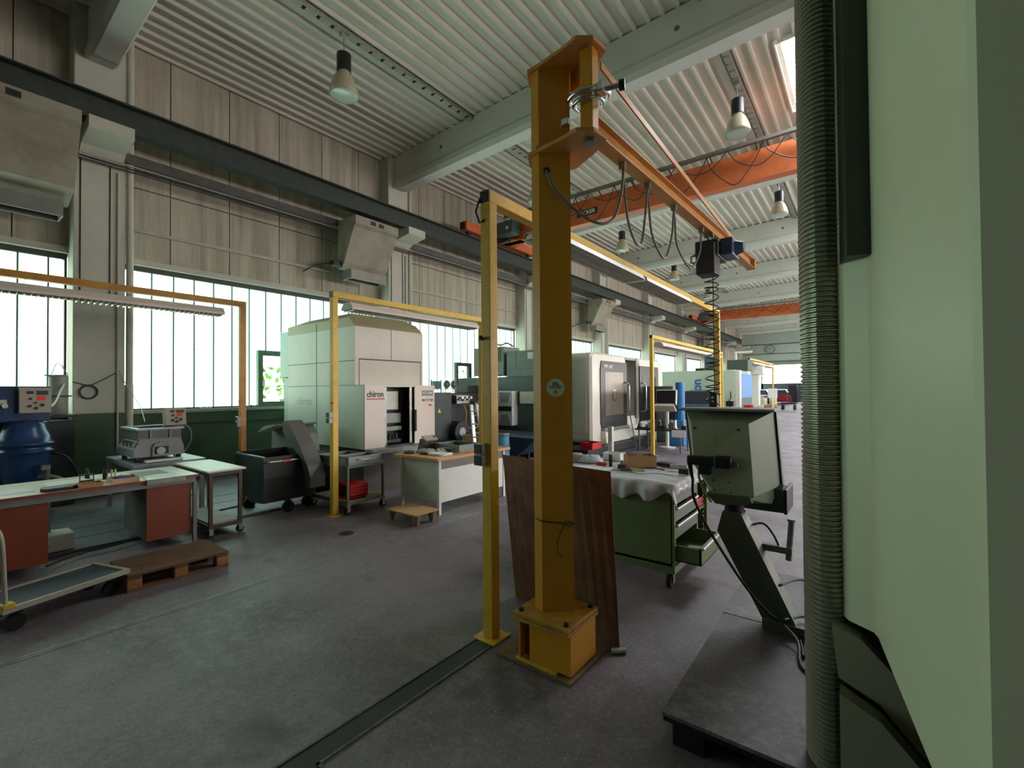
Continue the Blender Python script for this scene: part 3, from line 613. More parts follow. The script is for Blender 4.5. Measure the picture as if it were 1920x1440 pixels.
text('emblem', 'G', 0.036, M('emblem_brown_gold', (150, 128, 40), 0.5), ho, (-0.80, 3.232, 1.315), (PI/2, 0, -0.2), 0.001, True)
# black hand unit hanging on the back
b = MB().box(-0.97, -0.72, 3.165, 3.215, 1.145, 1.205, 0.012).box(-0.80, -0.69, 3.16, 3.225, 1.135, 1.215, 0.015).cyl((-0.745, 3.162, 1.175), (-0.745, 3.150, 1.175), 0.030).box(-0.90, -0.82, 3.17, 3.215, 1.085, 1.15, 0.01).cyl((-0.955, 3.19, 1.15), (-0.935, 3.19, 1.03), 0.016, 0.008)
hu = b.build('hand_wheel_unit', black, T)
MB().box(-0.69, -0.655, 3.18, 3.236, 1.15, 1.18, 0.003).build('bracket', M('brass_bracket', (130, 110, 70), 0.4, 0.5), hu)
MB().tube(smooth([(-0.935, 3.185, 1.05), (-0.93, 3.18, 0.93), (-0.86, 3.17, 0.78), (-0.76, 3.165, 0.62), (-0.62, 3.165, 0.42), (-0.50, 3.19, 0.28), (-0.42, 3.22, 0.22), (-0.34, 3.2, 0.17), (-0.30, 3.0, 0.165)]), 0.009, 8).build('cable', black, hu)
MB().tube(smooth([(-0.90, 3.19, 1.09), (-0.885, 3.21, 1.0), (-0.85, 3.225, 0.93), (-0.83, 3.228, 0.90)]), 0.008, 8).build('hose', pg_, hu)
MB().prism([(-0.865, 0.955), (-0.60, 0.965), (-0.585, 0.925), (-0.63, 0.905), (-0.80, 0.895)], 3.22, 3.42, 'y').build('neck_plate', pd_, T)
MB().cyl((-0.71, 3.32, 0.84), (-0.71, 3.32, 0.90), 0.06).build('swivel', dark, T)
MB().prism([(-0.80, 0.715), (-0.765, 0.845), (-0.655, 0.845), (-0.33, 0.155), (-0.51, 0.155)], 3.24, 3.38, 'y').build('slanted_stand', pd_, T)
MB().box(-0.54, 0.1, 3.22, 3.42, 0.149, 0.22, 0.004).build('stand_foot', pd_, T)
MB().cyl((-0.415, 3.42, 0.55), (-0.395, 3.42, 0.80), 0.018).cyl((-0.395, 3.42, 0.80), (-0.395, 3.42, 0.815), 0.024).build('coolant_nozzle', steel, T)
MB().box(-0.56, -0.39, 3.37, 3.43, 0.60, 0.64).build('nozzle_bracket', steel, T)
MB().tube(smooth([(-0.64, 3.36, 0.74), (-0.56, 3.42, 0.76), (-0.50, 3.42, 0.70), (-0.46, 3.40, 0.62)]), 0.007).build('hose', black, T)
MB().tube(smooth([(-0.45, 3.30, 0.42), (-0.36, 3.45, 0.43), (-0.26, 3.5, 0.38), (-0.26, 3.4, 0.27), (-0.36, 3.3, 0.25), (-0.42, 3.2, 0.26)]), 0.008).build('hose', M('blue_hose', (70, 96, 120), 0.4), T)
MB().tube(smooth([(-0.44, 3.2, 0.24), (-0.34, 3.1, 0.2), (-0.30, 2.9, 0.165), (-0.20, 2.8, 0.165)]), 0.009).build('hose', black, T)

# ------------------------------------------------------------------ green drawer cabinet with a cloth on top
T = thing('tool_cabinet', 'green drawer cabinet on castors with one drawer pulled open, cloth on top', 'tool cabinet', (-1.9, 4.25, 0))
X0, X1, Y0, Y1 = -2.55, -1.26, 3.78, 4.76
b = MB(); b.box(X0, X1-0.02, Y0, Y0+0.015, 0.20, 0.86).box(X0, X1-0.02, Y1-0.015, Y1, 0.20, 0.86).box(X0, X0+0.015, Y0, Y1, 0.20, 0.86).box(X0, X1-0.02, Y0, Y1, 0.20, 0.22).box(X0, X1, Y0, Y1, 0.845, 0.865).box(X1-0.03, X1, Y0, Y0+0.03, 0.20, 0.85).box(X1-0.03, X1, Y1-0.03, Y1, 0.2, 0.85).box(X1-0.03, X1, Y0+0.62, Y0+0.65, 0.2, 0.85).box(X0, X1, Y0-0.004, Y0, 0.14, 0.20)
b.box(X0, X1, Y0, Y1, 0.14, 0.20); b.build('body', green, T)
dm = M('drawer_grey', (104, 112, 104), 0.45, var=0.1)
for i, (z0, z1, out) in enumerate(((0.70, 0.84, 0), (0.56, 0.69, 0), (0.42, 0.55, 0), (0.24, 0.40, 0.20))):
    b = MB().box(X1-0.02+out, X1+out, Y0+0.035, Y0+0.615, z0, z1-0.02, 0.003)
    if out: b.box(X1-0.3, X1+out, Y0+0.035, Y0+0.045, z0, z1-0.03).box(X1-0.3, X1+out, Y0+0.605, Y0+0.615, z0, z1-0.03).box(X1-0.3, X1+out, Y0+0.035, Y0+0.615, z0, z0+0.01)
    d = b.build('drawer', dm if not out else green, T)
    MB().box(X1-0.005+out, X1+0.022+out, Y0+0.035, Y0+0.615, z1-0.035, z1-0.015, 0.003).build('handle', alum, d)
MB().box(X1-0.5, X1-0.02, Y0+0.66, Y1-0.02, 0.50, 0.52).build('shelf', green, T)
pg3 = MB()
for i in range(14): pg3.box(X1-0.03, X1-0.028, Y1-0.055, Y1-0.035, 0.24+0.04*i, 0.262+0.04*i)
pg3.build('perforated_rail', lgrey, T)
MB().box(X1-0.48, X1-0.03, Y0+0.69, Y1-0.05, 0.521, 0.60, 0.005).build('red_insert', red, T)
def caster(T, x, y, z=0.0, r=0.055, h=0.14, m=dark):
    o = MB().cyl((x-0.018, y, z+r), (x+0.018, y, z+r), r, n=20).build('caster', rubber, T)
    MB().box(x-0.03, x-0.022, y-0.02, y+0.02, z+r*0.8, z+h).box(x+0.022, x+0.03, y-0.02, y+0.02, z+r*0.8, z+h).box(x-0.035, x+0.035, y-0.035, y+0.035, z+h-0.006, z+h).build('fork', steel, o)
for x in (X0+0.08, X1-0.06):
    for y in (Y0+0.07, Y1-0.07): caster(T, x, y)
solo(MB().cyl((X1+0.03, Y0+0.27, 0.285), (X1+0.13, Y0+0.30, 0.285), 0.026), 'cylinder_part', white, 'small white roll lying inside the open bottom drawer', 'roll')
# cloth
rnd = random.Random(3)
def cloth(x0, x1, y0_, y1_, z, drop, n=110, m=60):
    b = MB(); V = []
    for j in range(m+1):
        for i in range(n+1):
            u, v = -0.06+1.12*i/n, -0.14+1.28*j/m
            x = x0+(x1-x0)*u; y = y0_+(y1_-y0_)*v; zz = z+0.004*math.sin(17*u+5*v)+0.003*math.sin(31*v+9*u)
            over = max(0, y0_-y, y-y1_); ox = max(0, x-x1)
            if over > 0 and ox <= 0:
                s_ = 1 if y > y1_ else -1; amp = 0.018+0.012*math.sin(9*u); d = over*(0.80+0.24*math.sin(9*u+1)+0.16*math.sin(31*u)); zz = z-d*0.95-0.35*over*max(0, math.sin(9*u+2.6))**3; y = (y1_ if s_ > 0 else y0_)+s_*(0.012+1.7*amp*(1+math.sin(46*u+1.5*math.sin(11*u)))*min(1, d/0.06))
            elif ox > 0:
                d = ox*1.1; zz = z-d; x = x1+0.012+0.008*(1+math.sin(40*v)); 
                if over > 0: zz -= over*1.3; y = max(y0_-0.015, min(y, y1_+0.015))
            V.append((x, y, zz))
    F = [(j*(n+1)+i, j*(n+1)+i+1, (j+1)*(n+1)+i+1, (j+1)*(n+1)+i) for j in range(m) for i in range(n)]
    return b._add(V, F, True)
co = solo(cloth(X0, X1, Y0, Y1, 0.876, 0.1), 'cloth', M('grey_white_cloth', (196, 198, 206), 0.75, var=0.06, scale=8), 'crumpled pale grey cloth spread over the green drawer cabinet', 'cloth')
sm = co.modifiers.new('t', 'SOLIDIFY'); sm.thickness = 0.003
# ------------------------------------------------------------------ tall white machining centre by the window wall
logo = M('logo_dark_grey', (62, 70, 78), 0.5, var=0.02); seam = M('panel_seam', (86, 90, 84), 0.7, var=0.05)
beige = M('beige_roof_panel', (188, 172, 138), 0.5, var=0.05, scale=2)
T = thing('machining_centre', 'tall white machining centre with an open front, dark chiron lettering and a red bar', 'machine tool', (-7.6, 5.08, 0))
MB().prism([(-6.42, 4.40), (-6.42, 5.78), (-9.1, 5.78), (-9.1, 4.40)], 0.0, 0.74).build('base', M('taupe_base', (104, 98, 92), 0.55, var=0.2, scale=2), T)
lowb = MB().box(-8.75, -6.60, 4.33, 5.83, 0.73, 1.755); lowb.box(-6.60, -6.31, 4.33, 4.72, 0.73, 1.755).box(-6.60, -6.31, 5.35, 5.83, 0.73, 1.755).box(-6.60, -6.31, 4.72, 5.35, 1.725, 1.755)
lo = lowb.build('lower_housing', pale, T)
fd = M('front_door_cream', (226, 214, 202), 0.4, var=0.04, scale=2)  # warm aisle light on the front, put into a cream tint
MB().box(-6.31, -6.30, 4.335, 4.72, 0.735, 1.752, 0.003).build('left_front_panel', fd, T); MB().box(-6.31, -6.30, 5.35, 5.828, 0.735, 1.752, 0.003).build('right_front_panel', fd, T)
inn = MB().box(-6.598, -6.59, 4.72, 5.35, 0.75, 1.725).box(-6.60, -6.32, 4.72, 4.725, 0.75, 1.725).box(-6.60, -6.32, 5.345, 5.35, 0.75, 1.725).box(-6.60, -6.32, 4.72, 5.35, 0.745, 0.755); inn.build('work_area', M('work_area_dark', (24, 26, 26), 0.4, 0.3, var=0.2), T)
MB().box(-6.585, -6.50, 4.78, 5.16, 1.33, 1.66, 0.01).build('spindle_cover', M('satin_panel', (150, 154, 144), 0.35, 0.4), T)
MB().box(-6.585, -6.48, 4.78, 5.20, 1.10, 1.28, 0.01).box(-6.585, -6.47, 4.82, 5.20, 0.98, 1.05).build('slide', M('slide_metal', (110, 116, 110), 0.4, 0.6), T)
b = MB().box(-6.55, -6.36, 4.76, 5.10, 0.78, 0.84, 0.008)
for i in range(7): b.cyl((-6.45+0.02*(i % 3), 4.80+0.045*i, 0.84), (-6.45+0.02*(i % 3), 4.80+0.045*i, 0.90+0.03*(i % 2)), 0.022, n=10)
b.build('fixture', dark, T)
MB().box(-6.345, -6.325, 4.725, 4.775, 0.76, 1.72).build('door_post', steel, T)
MB().box(-6.345, -6.325, 5.26, 5.31, 0.76, 1.72).build('door_post', steel, T)
MB().box(-6.30, -6.27, 5.335, 5.38, 0.95, 1.33, 0.01).build('door_handle', dark, T)
up = MB().box(-8.75, -6.55, 4.33, 5.76, 1.757, 2.72)
A, B_, C_, Cr = (-6.55, 4.33, 2.72), (-6.55, 5.76, 2.72), (-6.74, 4.33, 2.88), (-6.74, 5.76, 2.88)
D_, Dr, T1, T2, T3, T4 = (-8.75, 4.33, 2.88), (-8.75, 5.76, 2.88), (-7.0, 4.55, 3.0), (-7.0, 5.54, 3.0), (-8.4, 5.54, 3.0), (-8.4, 4.55, 3.0)
E_, Er = (-8.75, 4.33, 2.72), (-8.75, 5.76, 2.72)
up.build('upper_housing', cream, T)
rf = MB(); V = [A, B_, C_, Cr, D_, Dr, T1, T2, T3, T4, E_, Er]
rf._add(V, [(0, 6, 7, 1), (0, 2, 6), (1, 7, 3), (2, 4, 9, 6), (3, 7, 8, 5), (6, 9, 8, 7), (4, 5, 8, 9), (0, 10, 4, 2), (1, 3, 5, 11), (10, 11, 5, 4), (0, 1, 11, 10)])
rf.build('chamfered_roof', beige, T)
MB().box(-9.13, -8.75, 4.36, 5.70, 1.94, 2.82, 0.01).box(-8.95, -8.75, 4.36, 5.70, 0.2, 1.92).build('rear_cabinet', M('pale_mint_box', (178, 196, 190), 0.4, var=0.03), T)
sm_ = MB()
for x in (-7.72,): sm_.box(x-0.005, x+0.005, 4.327, 4.331, 0.75, 1.75).box(x-0.005, x+0.005, 4.327, 4.331, 1.76, 2.86)
sm_.box(-8.75, -6.55, 4.327, 4.331, 2.155, 2.165).box(-8.75, -6.30, 4.327, 4.331, 1.752, 1.760).box(-6.551, -6.547, 5.04, 5.05, 2.19, 2.72).box(-6.551, -6.546, 4.40, 5.72, 2.175, 2.195).box(-6.551, -6.546, 4.40, 4.41, 1.76, 2.19).box(-6.551, -6.546, 5.70, 5.71, 1.76, 2.19).box(-8.75, -6.40, 4.325, 4.331, 0.725, 0.735)
sm_.build('panel_seams', seam, T)
text('lettering', 'chiron', 0.135, logo, T, (-6.297, 4.535, 1.605), R_X, 0.001, True, 0.92)
MB().box(-6.30, -6.297, 4.37, 4.72, 1.52, 1.54).build('red_bar', red, T)
sb = MB().box(-6.30, -6.297, 5.52, 5.78, 1.57, 1.66).box(-6.30, -6.297, 5.52, 5.78, 1.47, 1.51).build('label_plates', M('label_grey', (112, 114, 112), 0.5), T)
text('lettering', 'FZ12W', 0.075, white, sb, (-6.295, 5.65, 1.613), R_X, 0.001, True)
text('lettering', 'high speed', 0.035, white, sb, (-6.295, 5.65, 1.49), R_X, 0.001, True)
text('lettering', 'chiron', 0.20, M('faded_lettering', (178, 190, 184), 0.45, var=0.02), T, (-8.15, 4.329, 1.48), R_Y, 0.001)
price(T, -6.298, 5.71, 1.40, 'x', 0.08, 0.035)
MB().box(-6.31, -6.10, 4.34, 4.92, 0.655, 0.735, 0.006).build('front_tray', grey, T)
b = MB(); b.loft([[(-6.42, 4.93, 0.72), (-6.42, 5.80, 0.72), (-6.42, 5.80, 0.735), (-6.42, 4.93, 0.735)], [(-6.16, 4.75, 0.62), (-6.16, 5.80, 0.62), (-6.16, 5.80, 0.635), (-6.16, 4.75, 0.635)]]); b.build('drip_apron', lgrey, T)

# ------------------------------------------------------------------ chip conveyor and tipping skip
T = thing('chip_conveyor', 'grey slanted chip conveyor discharging into the dark tipping skip', 'conveyor', (-6.9, 3.66, 0))
MB().prism([(-6.80, 1.22), (-6.66, 1.24), (-6.58, 1.18), (-6.32, 0.92), (-6.09, 0.64), (-6.02, 0.50), (-6.02, 0.34), (-6.15, 0.33), (-6.19, 0.58), (-6.30, 0.74), (-6.46, 0.85), (-6.78, 1.06)], 3.28, 3.50, 'y').build('conveyor_head', M('conveyor_grey', (104, 102, 98), 0.45, var=0.12), T)
MB().prism([(-7.72, 1.05), (-7.56, 1.10), (-7.18, 1.14), (-7.0, 1.0), (-6.95, 0.72), (-7.22, 0.64), (-7.75, 0.66)], 3.56, 3.95, 'y').build('hood', M('hood_grey_green', (140, 150, 142), 0.45), T)
MB().prism([(-7.65, 1.02), (-7.42, 1.13), (-7.08, 1.17), (-7.10, 1.14), (-7.52, 1.05)], 3.30, 3.98, 'y').build('hood_lid', lgrey, T)
MB().prism([(-7.35, 0.66), (-6.98, 0.66), (-6.85, 0.28), (-7.0, 0.02), (-7.35, 0.02)], 3.85, 4.15, 'y').build('support_leg', dark, T)
skg = M('skip_dark_green', (44, 62, 58), 0.5, 0.1, var=0.25, scale=3)
T = thing('tipping_skip', 'dark green tipping chip skip on wheels with a pale push bar', 'skip', (-6.8, 3.2, 0))
pf = [(-7.20, 0.80), (-6.36, 0.78), (-6.34, 0.50), (-6.38, 0.17), (-6.78, 0.14), (-7.04, 0.30), (-7.26, 0.55)]
MB().prism(pf, 2.82, 2.835, 'y').build('end_plate', skg, T); MB().prism(pf, 3.52, 3.535, 'y').build('end_plate', skg, T)
b = MB(); q = [(p[0], p[1]) for p in pf]
for i in range(1, len(pf)-0):
    a, c = pf[i], pf[(i+1) % len(pf)]
    if i == len(pf)-1: break
    b._add([(a[0], 2.835, a[1]), (c[0], 2.835, c[1]), (c[0], 3.52, c[1]), (a[0], 3.52, a[1])], [(0, 1, 2, 3)])
b._add([(pf[0][0], 2.835, pf[0][1]), (pf[-1][0], 2.835, pf[-1][1]), (pf[-1][0], 3.52, pf[-1][1]), (pf[0][0], 3.52, pf[0][1])], [(0, 1, 2, 3)])
bo = b.build('tub', M('skip_soot', (34, 42, 40), 0.55, var=0.3, scale=4), T); sd = bo.modifiers.new('s', 'SOLIDIFY'); sd.thickness = 0.006  # tub sheet in a darker, blotchy green than the end plates
MB().box(-7.20, -6.36, 2.815, 2.84, 0.775, 0.79).build('rim', lgrey, T)
MB().tube(smooth([(-6.34, 2.86, 0.70), (-6.29, 2.86, 0.72), (-6.29, 3.0, 0.72), (-6.29, 3.25, 0.72), (-6.34, 3.25, 0.70)]), 0.012).build('push_bar', alum, T)
price(T, -6.276, 3.10, 0.72, 'x', 0.10, 0.024)
for i in range(5): MB().cyl((-6.9+0.06*i, 3.0+0.1*i, 0.70), (-6.7+0.06*i, 3.05+0.08*i, 0.71), 0.01)
for (x, y_) in ((-6.98, 2.90), (-6.36, 3.15), (-6.45, 3.47)):
    o = MB().cyl((x-0.025, y_, 0.075), (x+0.025, y_, 0.075), 0.075, n=20).build('wheel', rubber, T)
    MB().bar((x-0.035, y_, 0.075), (x-0.035, y_, 0.19), 0.035, 0.006).bar((x+0.035, y_, 0.075), (x+0.035, y_, 0.19), 0.035, 0.006).box(x-0.04, x+0.04, y_-0.04, y_+0.04, 0.15, 0.16).build('fork', dark, o)

# ------------------------------------------------------------------ trolley with crates and red bins
gs = M('olive_steel', (112, 122, 100), 0.45, 0.3, var=0.12)
T = thing('transport_trolley', 'steel trolley on castors with a wooden lower shelf in front of the tall white machine', 'trolley', (-5.9, 3.85, 0))
for (x, y_) in ((-6.40, 3.54), (-5.53, 3.54), (-6.40, 4.10), (-5.53, 4.10)):
    MB().box(x-0.014, x+0.014, y_-0.014, y_+0.014, 0.13, 0.645).build('leg', gs, T); caster(T, x, y_, r=0.05, h=0.13)
MB().frame(-6.42, -5.51, 3.52, 4.12, 0.62, 0.65, 0.025, 'z').build('upper_frame', gs, T); MB().frame(-6.42, -5.51, 3.52, 4.12, 0.13, 0.16, 0.025, 'z').build('lower_frame', gs, T)
MB().box(-6.40, -5.53, 3.54, 4.10, 0.16, 0.175).build('lower_shelf', M('trolley_board', (176, 158, 130), 0.6), T)
def crate(x0, x1, y0_, y1_, z0, z1, label, mat=None, axis='x'):
    T = thing('storage_crate', label, 'crate', ((x0+x1)/2, (y0_+y1_)/2, z0))
    m = mat or M('zinc_crate', (136, 140, 142), 0.42, 0.4, var=0.15, scale=6)
    MB().openbox(x0, x1, y0_, y1_, z0, z1, 0.008).frame(x0-0.008, x1+0.008, y0_-0.008, y1_+0.008, z1-0.012, z1, 0.02, 'z').build('tub', m, T)
    b = MB()
    if axis == 'x': b.tube([(x1, y0_+0.12, z1-0.035), (x1+0.03, y0_+0.14, z1-0.05), (x1+0.03, y1_-0.14, z1-0.05), (x1, y1_-0.12, z1-0.035)], 0.006)
    else: b.tube([(x0+0.1, y0_, z1-0.035), (x0+0.12, y0_-0.03, z1-0.05), (x1-0.12, y0_-0.03, z1-0.05), (x1-0.1, y0_, z1-0.035)], 0.006)
    b.build('handle', alum, T); return T
crate(-6.36, -5.90, 3.56, 4.08, 0.65, 0.745, 'left grey metal crate on the trolley, half behind the yellow post')
crate(-5.86, -5.54, 3.56, 4.08, 0.65, 0.765, 'right grey metal crate on the trolley, nearer the tall machine doors')
for i in range(5):
    T = thing('stacking_bin', ['bottom red bin of the stack on the trolley shelf', 'second red bin up in the stack on the trolley shelf', 'middle red bin of the stack on the trolley shelf', 'fourth red bin up in the stack on the trolley shelf', 'topmost red bin of the stack on the trolley shelf'][i], 'bin', (-5.72, 3.74, 0.177+0.034*i), group='red bins stacked on the trolley shelf', local=True)
    MB().prism([(-0.13, 0.0), (0.10, 0.0), (0.155, 0.060), (0.155, 0.085), (-0.15, 0.085)], -0.14, 0.14, 'y').build('tub', red, T) if i < 4 else MB().prism([(-0.13, 0.0), (0.10, 0.0), (0.15, 0.05), (0.15, 0.06), (-0.14, 0.09)], -0.14, 0.14, 'y').build('tub', red, T)
    MB().box(-0.155, 0.16, -0.146, 0.146, 0.026, 0.032).build('rim', red, T)

# ------------------------------------------------------------------ white packing table with items
T = thing('work_table', 'white workbench with a beech top standing in front of the tall machine doors', 'table', (-4.9, 4.95, 0))
MB().box(-5.36, -4.46, 4.17, 5.72, 0.722, 0.762, 0.004).build('worktop', beech, T)
for (x, y_) in ((-5.29, 4.26), (-4.53, 4.26), (-5.29, 5.62), (-4.53, 5.62)): MB().box(x-0.02, x+0.02, y_-0.02, y_+0.02, 0, 0.722).build('leg', white, T)
MB().box(-4.535, -4.52, 4.28, 5.60, 0.16, 0.60).build('front_panel', white, T)
MB().box(-4.535, -4.525, 4.28, 5.60, 0.60, 0.722).build('apron', M('apron_grey', (128, 126, 118), 0.5), T)  # plain grey strip set back under the worktop
MB().box(-5.27, -4.55, 4.26, 4.275, 0.16, 0.722).build('side_panel', M('side_panel_white', (212, 220, 212), 0.4), T)
MB().box(-5.27, -4.55, 5.605, 5.62, 0.16, 0.722).build('side_panel', white, T)
crate(-5.18, -4.66, 4.78, 5.22, 0.764, 0.865, 'green-grey metal crate standing open on the beech worktop', M('crate_green_grey', (116, 126, 116), 0.45, 0.3, var=0.15), 'y')
for i in range(3): solo(MB(Matrix.Translation((-4.72, 4.46, 0.765+0.008*i)) @ Matrix.Rotation(0.12*i, 4, 'Z')).box(-0.14, 0.14, -0.10, 0.10, 0, 0.007), 'paper_sheet', paper, ['bottom', 'middle', 'top'][i]+' sheet of the paper stack on the beech worktop', 'paper', 'papers on the beech worktop')
def rag(x, y_, z, r, label, mat, h=0.07, seed=1):
    rn = random.Random(seed); b = MB(); n, m = 22, 10; V = []
    for j in range(m+1):
        for i in range(n):
            a = 2*PI*i/n; t = j/m; rr = r*(1-t*t*0.85)*(1+0.22*math.sin(3*a+seed+2*t)+0.12*math.sin(7*a+seed*2)); V.append((x+rr*math.cos(a), y_+rr*0.8*math.sin(a), z+h*(1-(1-t)**2)*(0.8+0.25*math.sin(5*a+4*t))))
    F = [(j*n+i, j*n+(i+1) % n, (j+1)*n+(i+1) % n, (j+1)*n+i) for j in range(m) for i in range(n)]+[tuple(range(m*n, (m+1)*n)), tuple(range(n))[::-1]]
    b._add(V, F, True); return solo(b, 'cleaning_rag', mat, label, 'rag')
rag(-5.05, 4.50, 0.764, 0.13, 'crumpled grey rag beside the papers on the beech worktop', M('grey_rag', (168, 170, 160), 0.9, var=0.2, scale=12), 0.06, 3)
rag(-4.95, 4.68, 0.764, 0.09, 'small pale rag between the grey rag and the metal crate', M('pale_rag', (196, 200, 188), 0.9, var=0.2, scale=12), 0.05, 5)
solo(MB().box(-5.26, -5.14, 4.26, 4.36, 0.764, 0.80, 0.01), 'black_case', black, 'small black case at the near corner of the beech worktop', 'case')
solo(MB().cyl((-4.98, 4.33, 0.776), (-4.86, 4.36, 0.776), 0.013, n=10), 'hand_tool', dark, 'dark round hand tool lying in front of the rags', 'tool')
T = thing('operating_terminal', 'tilted grey operating terminal with a red knob at the machine side of the worktop', 'control box', (-5.30, 4.72, 0.762))
MB().prism([(-5.36, 0.764), (-5.26, 0.764), (-5.22, 0.85), (-5.20, 0.92), (-5.30, 0.94)], 4.60, 4.86, 'y').build('housing', M('brown_grey', (84, 74, 66), 0.5), T)
MB(Matrix.Translation((-5.21, 4.73, 0.92)) @ Matrix.Rotation(0.5, 4, 'Y')).box(-0.09, 0.03, -0.12, 0.12, 0.0, 0.025, 0.004).build('keypad', lgrey, T)
MB().cyl((-5.23, 4.82, 0.93), (-5.22, 4.82, 0.97), 0.02).build('red_knob', red, T)
T = thing('board_pallet', 'small chipboard pallet with conical feet in front of the white workbench', 'pallet', (-4.60, 3.87, 0))
MB().box(-4.90, -4.33, 3.68, 4.07, 0.135, 0.152, 0.002).build('board', M('chipboard', (202, 164, 112), 0.75, var=0.15, scale=26, col2=(150, 112, 66), cov=0.4), T)
for (x, y_) in ((-4.84, 3.75), (-4.39, 3.75), (-4.84, 4.0), (-4.39, 4.0)): MB().cyl((x, y_, 0), (x, y_, 0.135), 0.028, 0.055, 14).build('foot', M('pressed_wood', (150, 128, 100), 0.8), T)
solo(MB(Matrix.Translation((-5.12, 3.70, 0.001)) @ Matrix.Rotation(0.3, 4, 'Z')).box(-0.035, 0.035, -0.02, 0.02, 0, 0.002), 'price_tag', tagm, 'orange price sticker lying loose on the aisle floor', 'sticker')
solo(MB(Matrix.Translation((-3.55, 6.55, 0.012)) @ Matrix.Rotation(0.5, 4, 'Z')).cyl((-0.12, 0, 0), (0.12, 0, 0), 0.012), 'white_stick', white, 'short white stick lying on the floor behind the tall yellow post', 'stick')

# ------------------------------------------------------------------ ladder, wooden box on blue drum
T = thing('step_ladder', 'aluminium step ladder leaning open behind the white workbench', 'ladder', (-5.75, 6.85, 0))
for (a, c) in (((-5.98, 6.62, 0.02), (-6.22, 6.72, 1.42)), ((-5.62, 6.55, 0.02), (-6.05, 6.70, 1.42))): MB().bar(a, c, 0.03, 0.075, (0, 1, 0)).build('stile', alum, T)
for i in range(5):
    t = 0.16+0.18*i; p = Vector((-5.98, 6.62, 0.02)).lerp(Vector((-6.22, 6.72, 1.42)), t); q = Vector((-5.62, 6.55, 0.02)).lerp(Vector((-6.05, 6.70, 1.42)), t)
    MB().bar(p, q, 0.07, 0.02).build('step', alum, T)
for (a, c) in (((-5.86, 7.02, 0.02), (-6.20, 6.76, 1.38)), ((-5.45, 6.90, 0.02), (-6.05, 6.74, 1.38))): MB().bar(a, c, 0.022, 0.022).build('rear_stile', alum, T)
MB().bar((-5.91, 6.98, 0.25), (-5.56, 6.88, 0.25), 0.02, 0.02).build('rear_brace', alum, T)
MB().box(-6.24, -6.02, 6.68, 6.78, 1.38, 1.46, 0.01).build('top_step', dark, T)
MB().box(-5.49, -5.41, 6.86, 6.94, 0.0, 0.035).build('foot_cap', black, T)
bl = M('drum_blue', (52, 130, 164), 0.4, var=0.1)
T = thing('blue_drum', 'light blue drum beside the aluminium step ladder', 'drum', (-5.95, 7.35, 0))
MB().lathe([(0.15, 0.0), (0.155, 0.25), (0.163, 0.26), (0.155, 0.27), (0.155, 0.52), (0.163, 0.53), (0.155, 0.54), (0.15, 0.74), (0.12, 0.76)], (-5.95, 7.35), 24).build('barrel', bl, T)
MB().lathe([(0.16, 0.74), (0.165, 0.76), (0.16, 0.775), (0.10, 0.775)], (-5.95, 7.35), 24).build('clamp_ring', steel, T)
T = thing('wooden_box', 'open wooden crate on a stand behind the white workbench', 'box', (-6.35, 7.0, 0))
MB().box(-6.66, -6.12, 6.92, 7.16, 0.60, 0.62).frame(-6.66, -6.12, 6.92, 7.16, 0.62, 0.74, 0.02, 'z').build('box', wood, T)
for (x, y_) in ((-6.62, 6.95), (-6.16, 6.95), (-6.62, 7.12), (-6.16, 7.12)): MB().box(x-0.02, x+0.02, y_-0.02, y_+0.02, 0, 0.60).build('leg', oldwood, T)

# ------------------------------------------------------------------ dark machine behind the white centre
dg = M('dark_green_machine', (38, 54, 56), 0.45, 0.1, var=0.15, scale=3); gb = M('gunmetal', (40, 42, 48), 0.5, 0.2, var=0.2, scale=4)
T = thing('grinding_machine', 'dark green and black grinding machine with a warning triangle beyond the white centre', 'machine tool', (-8.2, 7.9, 0))
MB().box(-9.0, -7.5, 6.95, 7.45, 0.0, 1.62, 0.01).build('switch_cabinet', dg, T)
MB().box(-9.0, -7.62, 7.45, 9.1, 0.35, 1.60, 0.01).build('bed_cover', gb, T)
MB().box(-9.0, -7.3, 7.0, 9.12, 0.0, 0.42, 0.01).build('base', dg, T)
MB().cyl((-7.62, 7.60, 0.72), (-7.30, 7.60, 0.72), 0.24, n=28).build('motor_cover', gb, T)
MB().cyl((-7.30, 7.60, 0.72), (-7.295, 7.60, 0.72), 0.10, n=20).build('badge', lgrey, T)
T2 = MB().box(-7.62, -7.50, 7.62, 8.05, 1.35, 1.55, 0.01).build('gearbox', steel, T)
for i in range(6): MB().cyl((-7.50, 7.66+0.075*i, 1.45+0.04*(i % 2)), (-7.42, 7.66+0.075*i, 1.45+0.04*(i % 2)), 0.022+0.006*(i % 3), n=12).build('valve', alum if i % 2 else steel, T)
MB().tube(smooth([(-7.5, 7.85, 1.32), (-7.45, 7.88, 1.15), (-7.45, 7.86, 0.92), (-7.42, 7.98, 0.78), (-7.42, 8.15, 0.76), (-7.45, 8.3, 0.80)]), 0.012).build('yellow_hose', M('yellow_hose', (206, 176, 50), 0.5), T)
MB().tube(smooth([(-7.5, 8.2, 1.30), (-7.42, 8.2, 1.1), (-7.44, 8.05, 1.0), (-7.42, 8.2, 0.85)]), 0.012).build('steel_hose', steel, T)
MB().tube(smooth([(-7.52, 8.3, 1.45), (-7.44, 8.32, 1.3), (-7.44, 8.28, 1.05), (-7.44, 8.38, 0.9)]), 0.015).build('steel_hose', gb, T)
MB().prism([(7.02, 1.17), (7.12, 1.17), (7.07, 1.27)], -7.499, -7.495, 'x').build('warning_triangle', M('warning_yellow', (226, 200, 40), 0.5), T)
MB().box(-8.1, -7.7, 8.2, 8.6, 1.60, 1.78, 0.01).build('lamp_head', black, T)
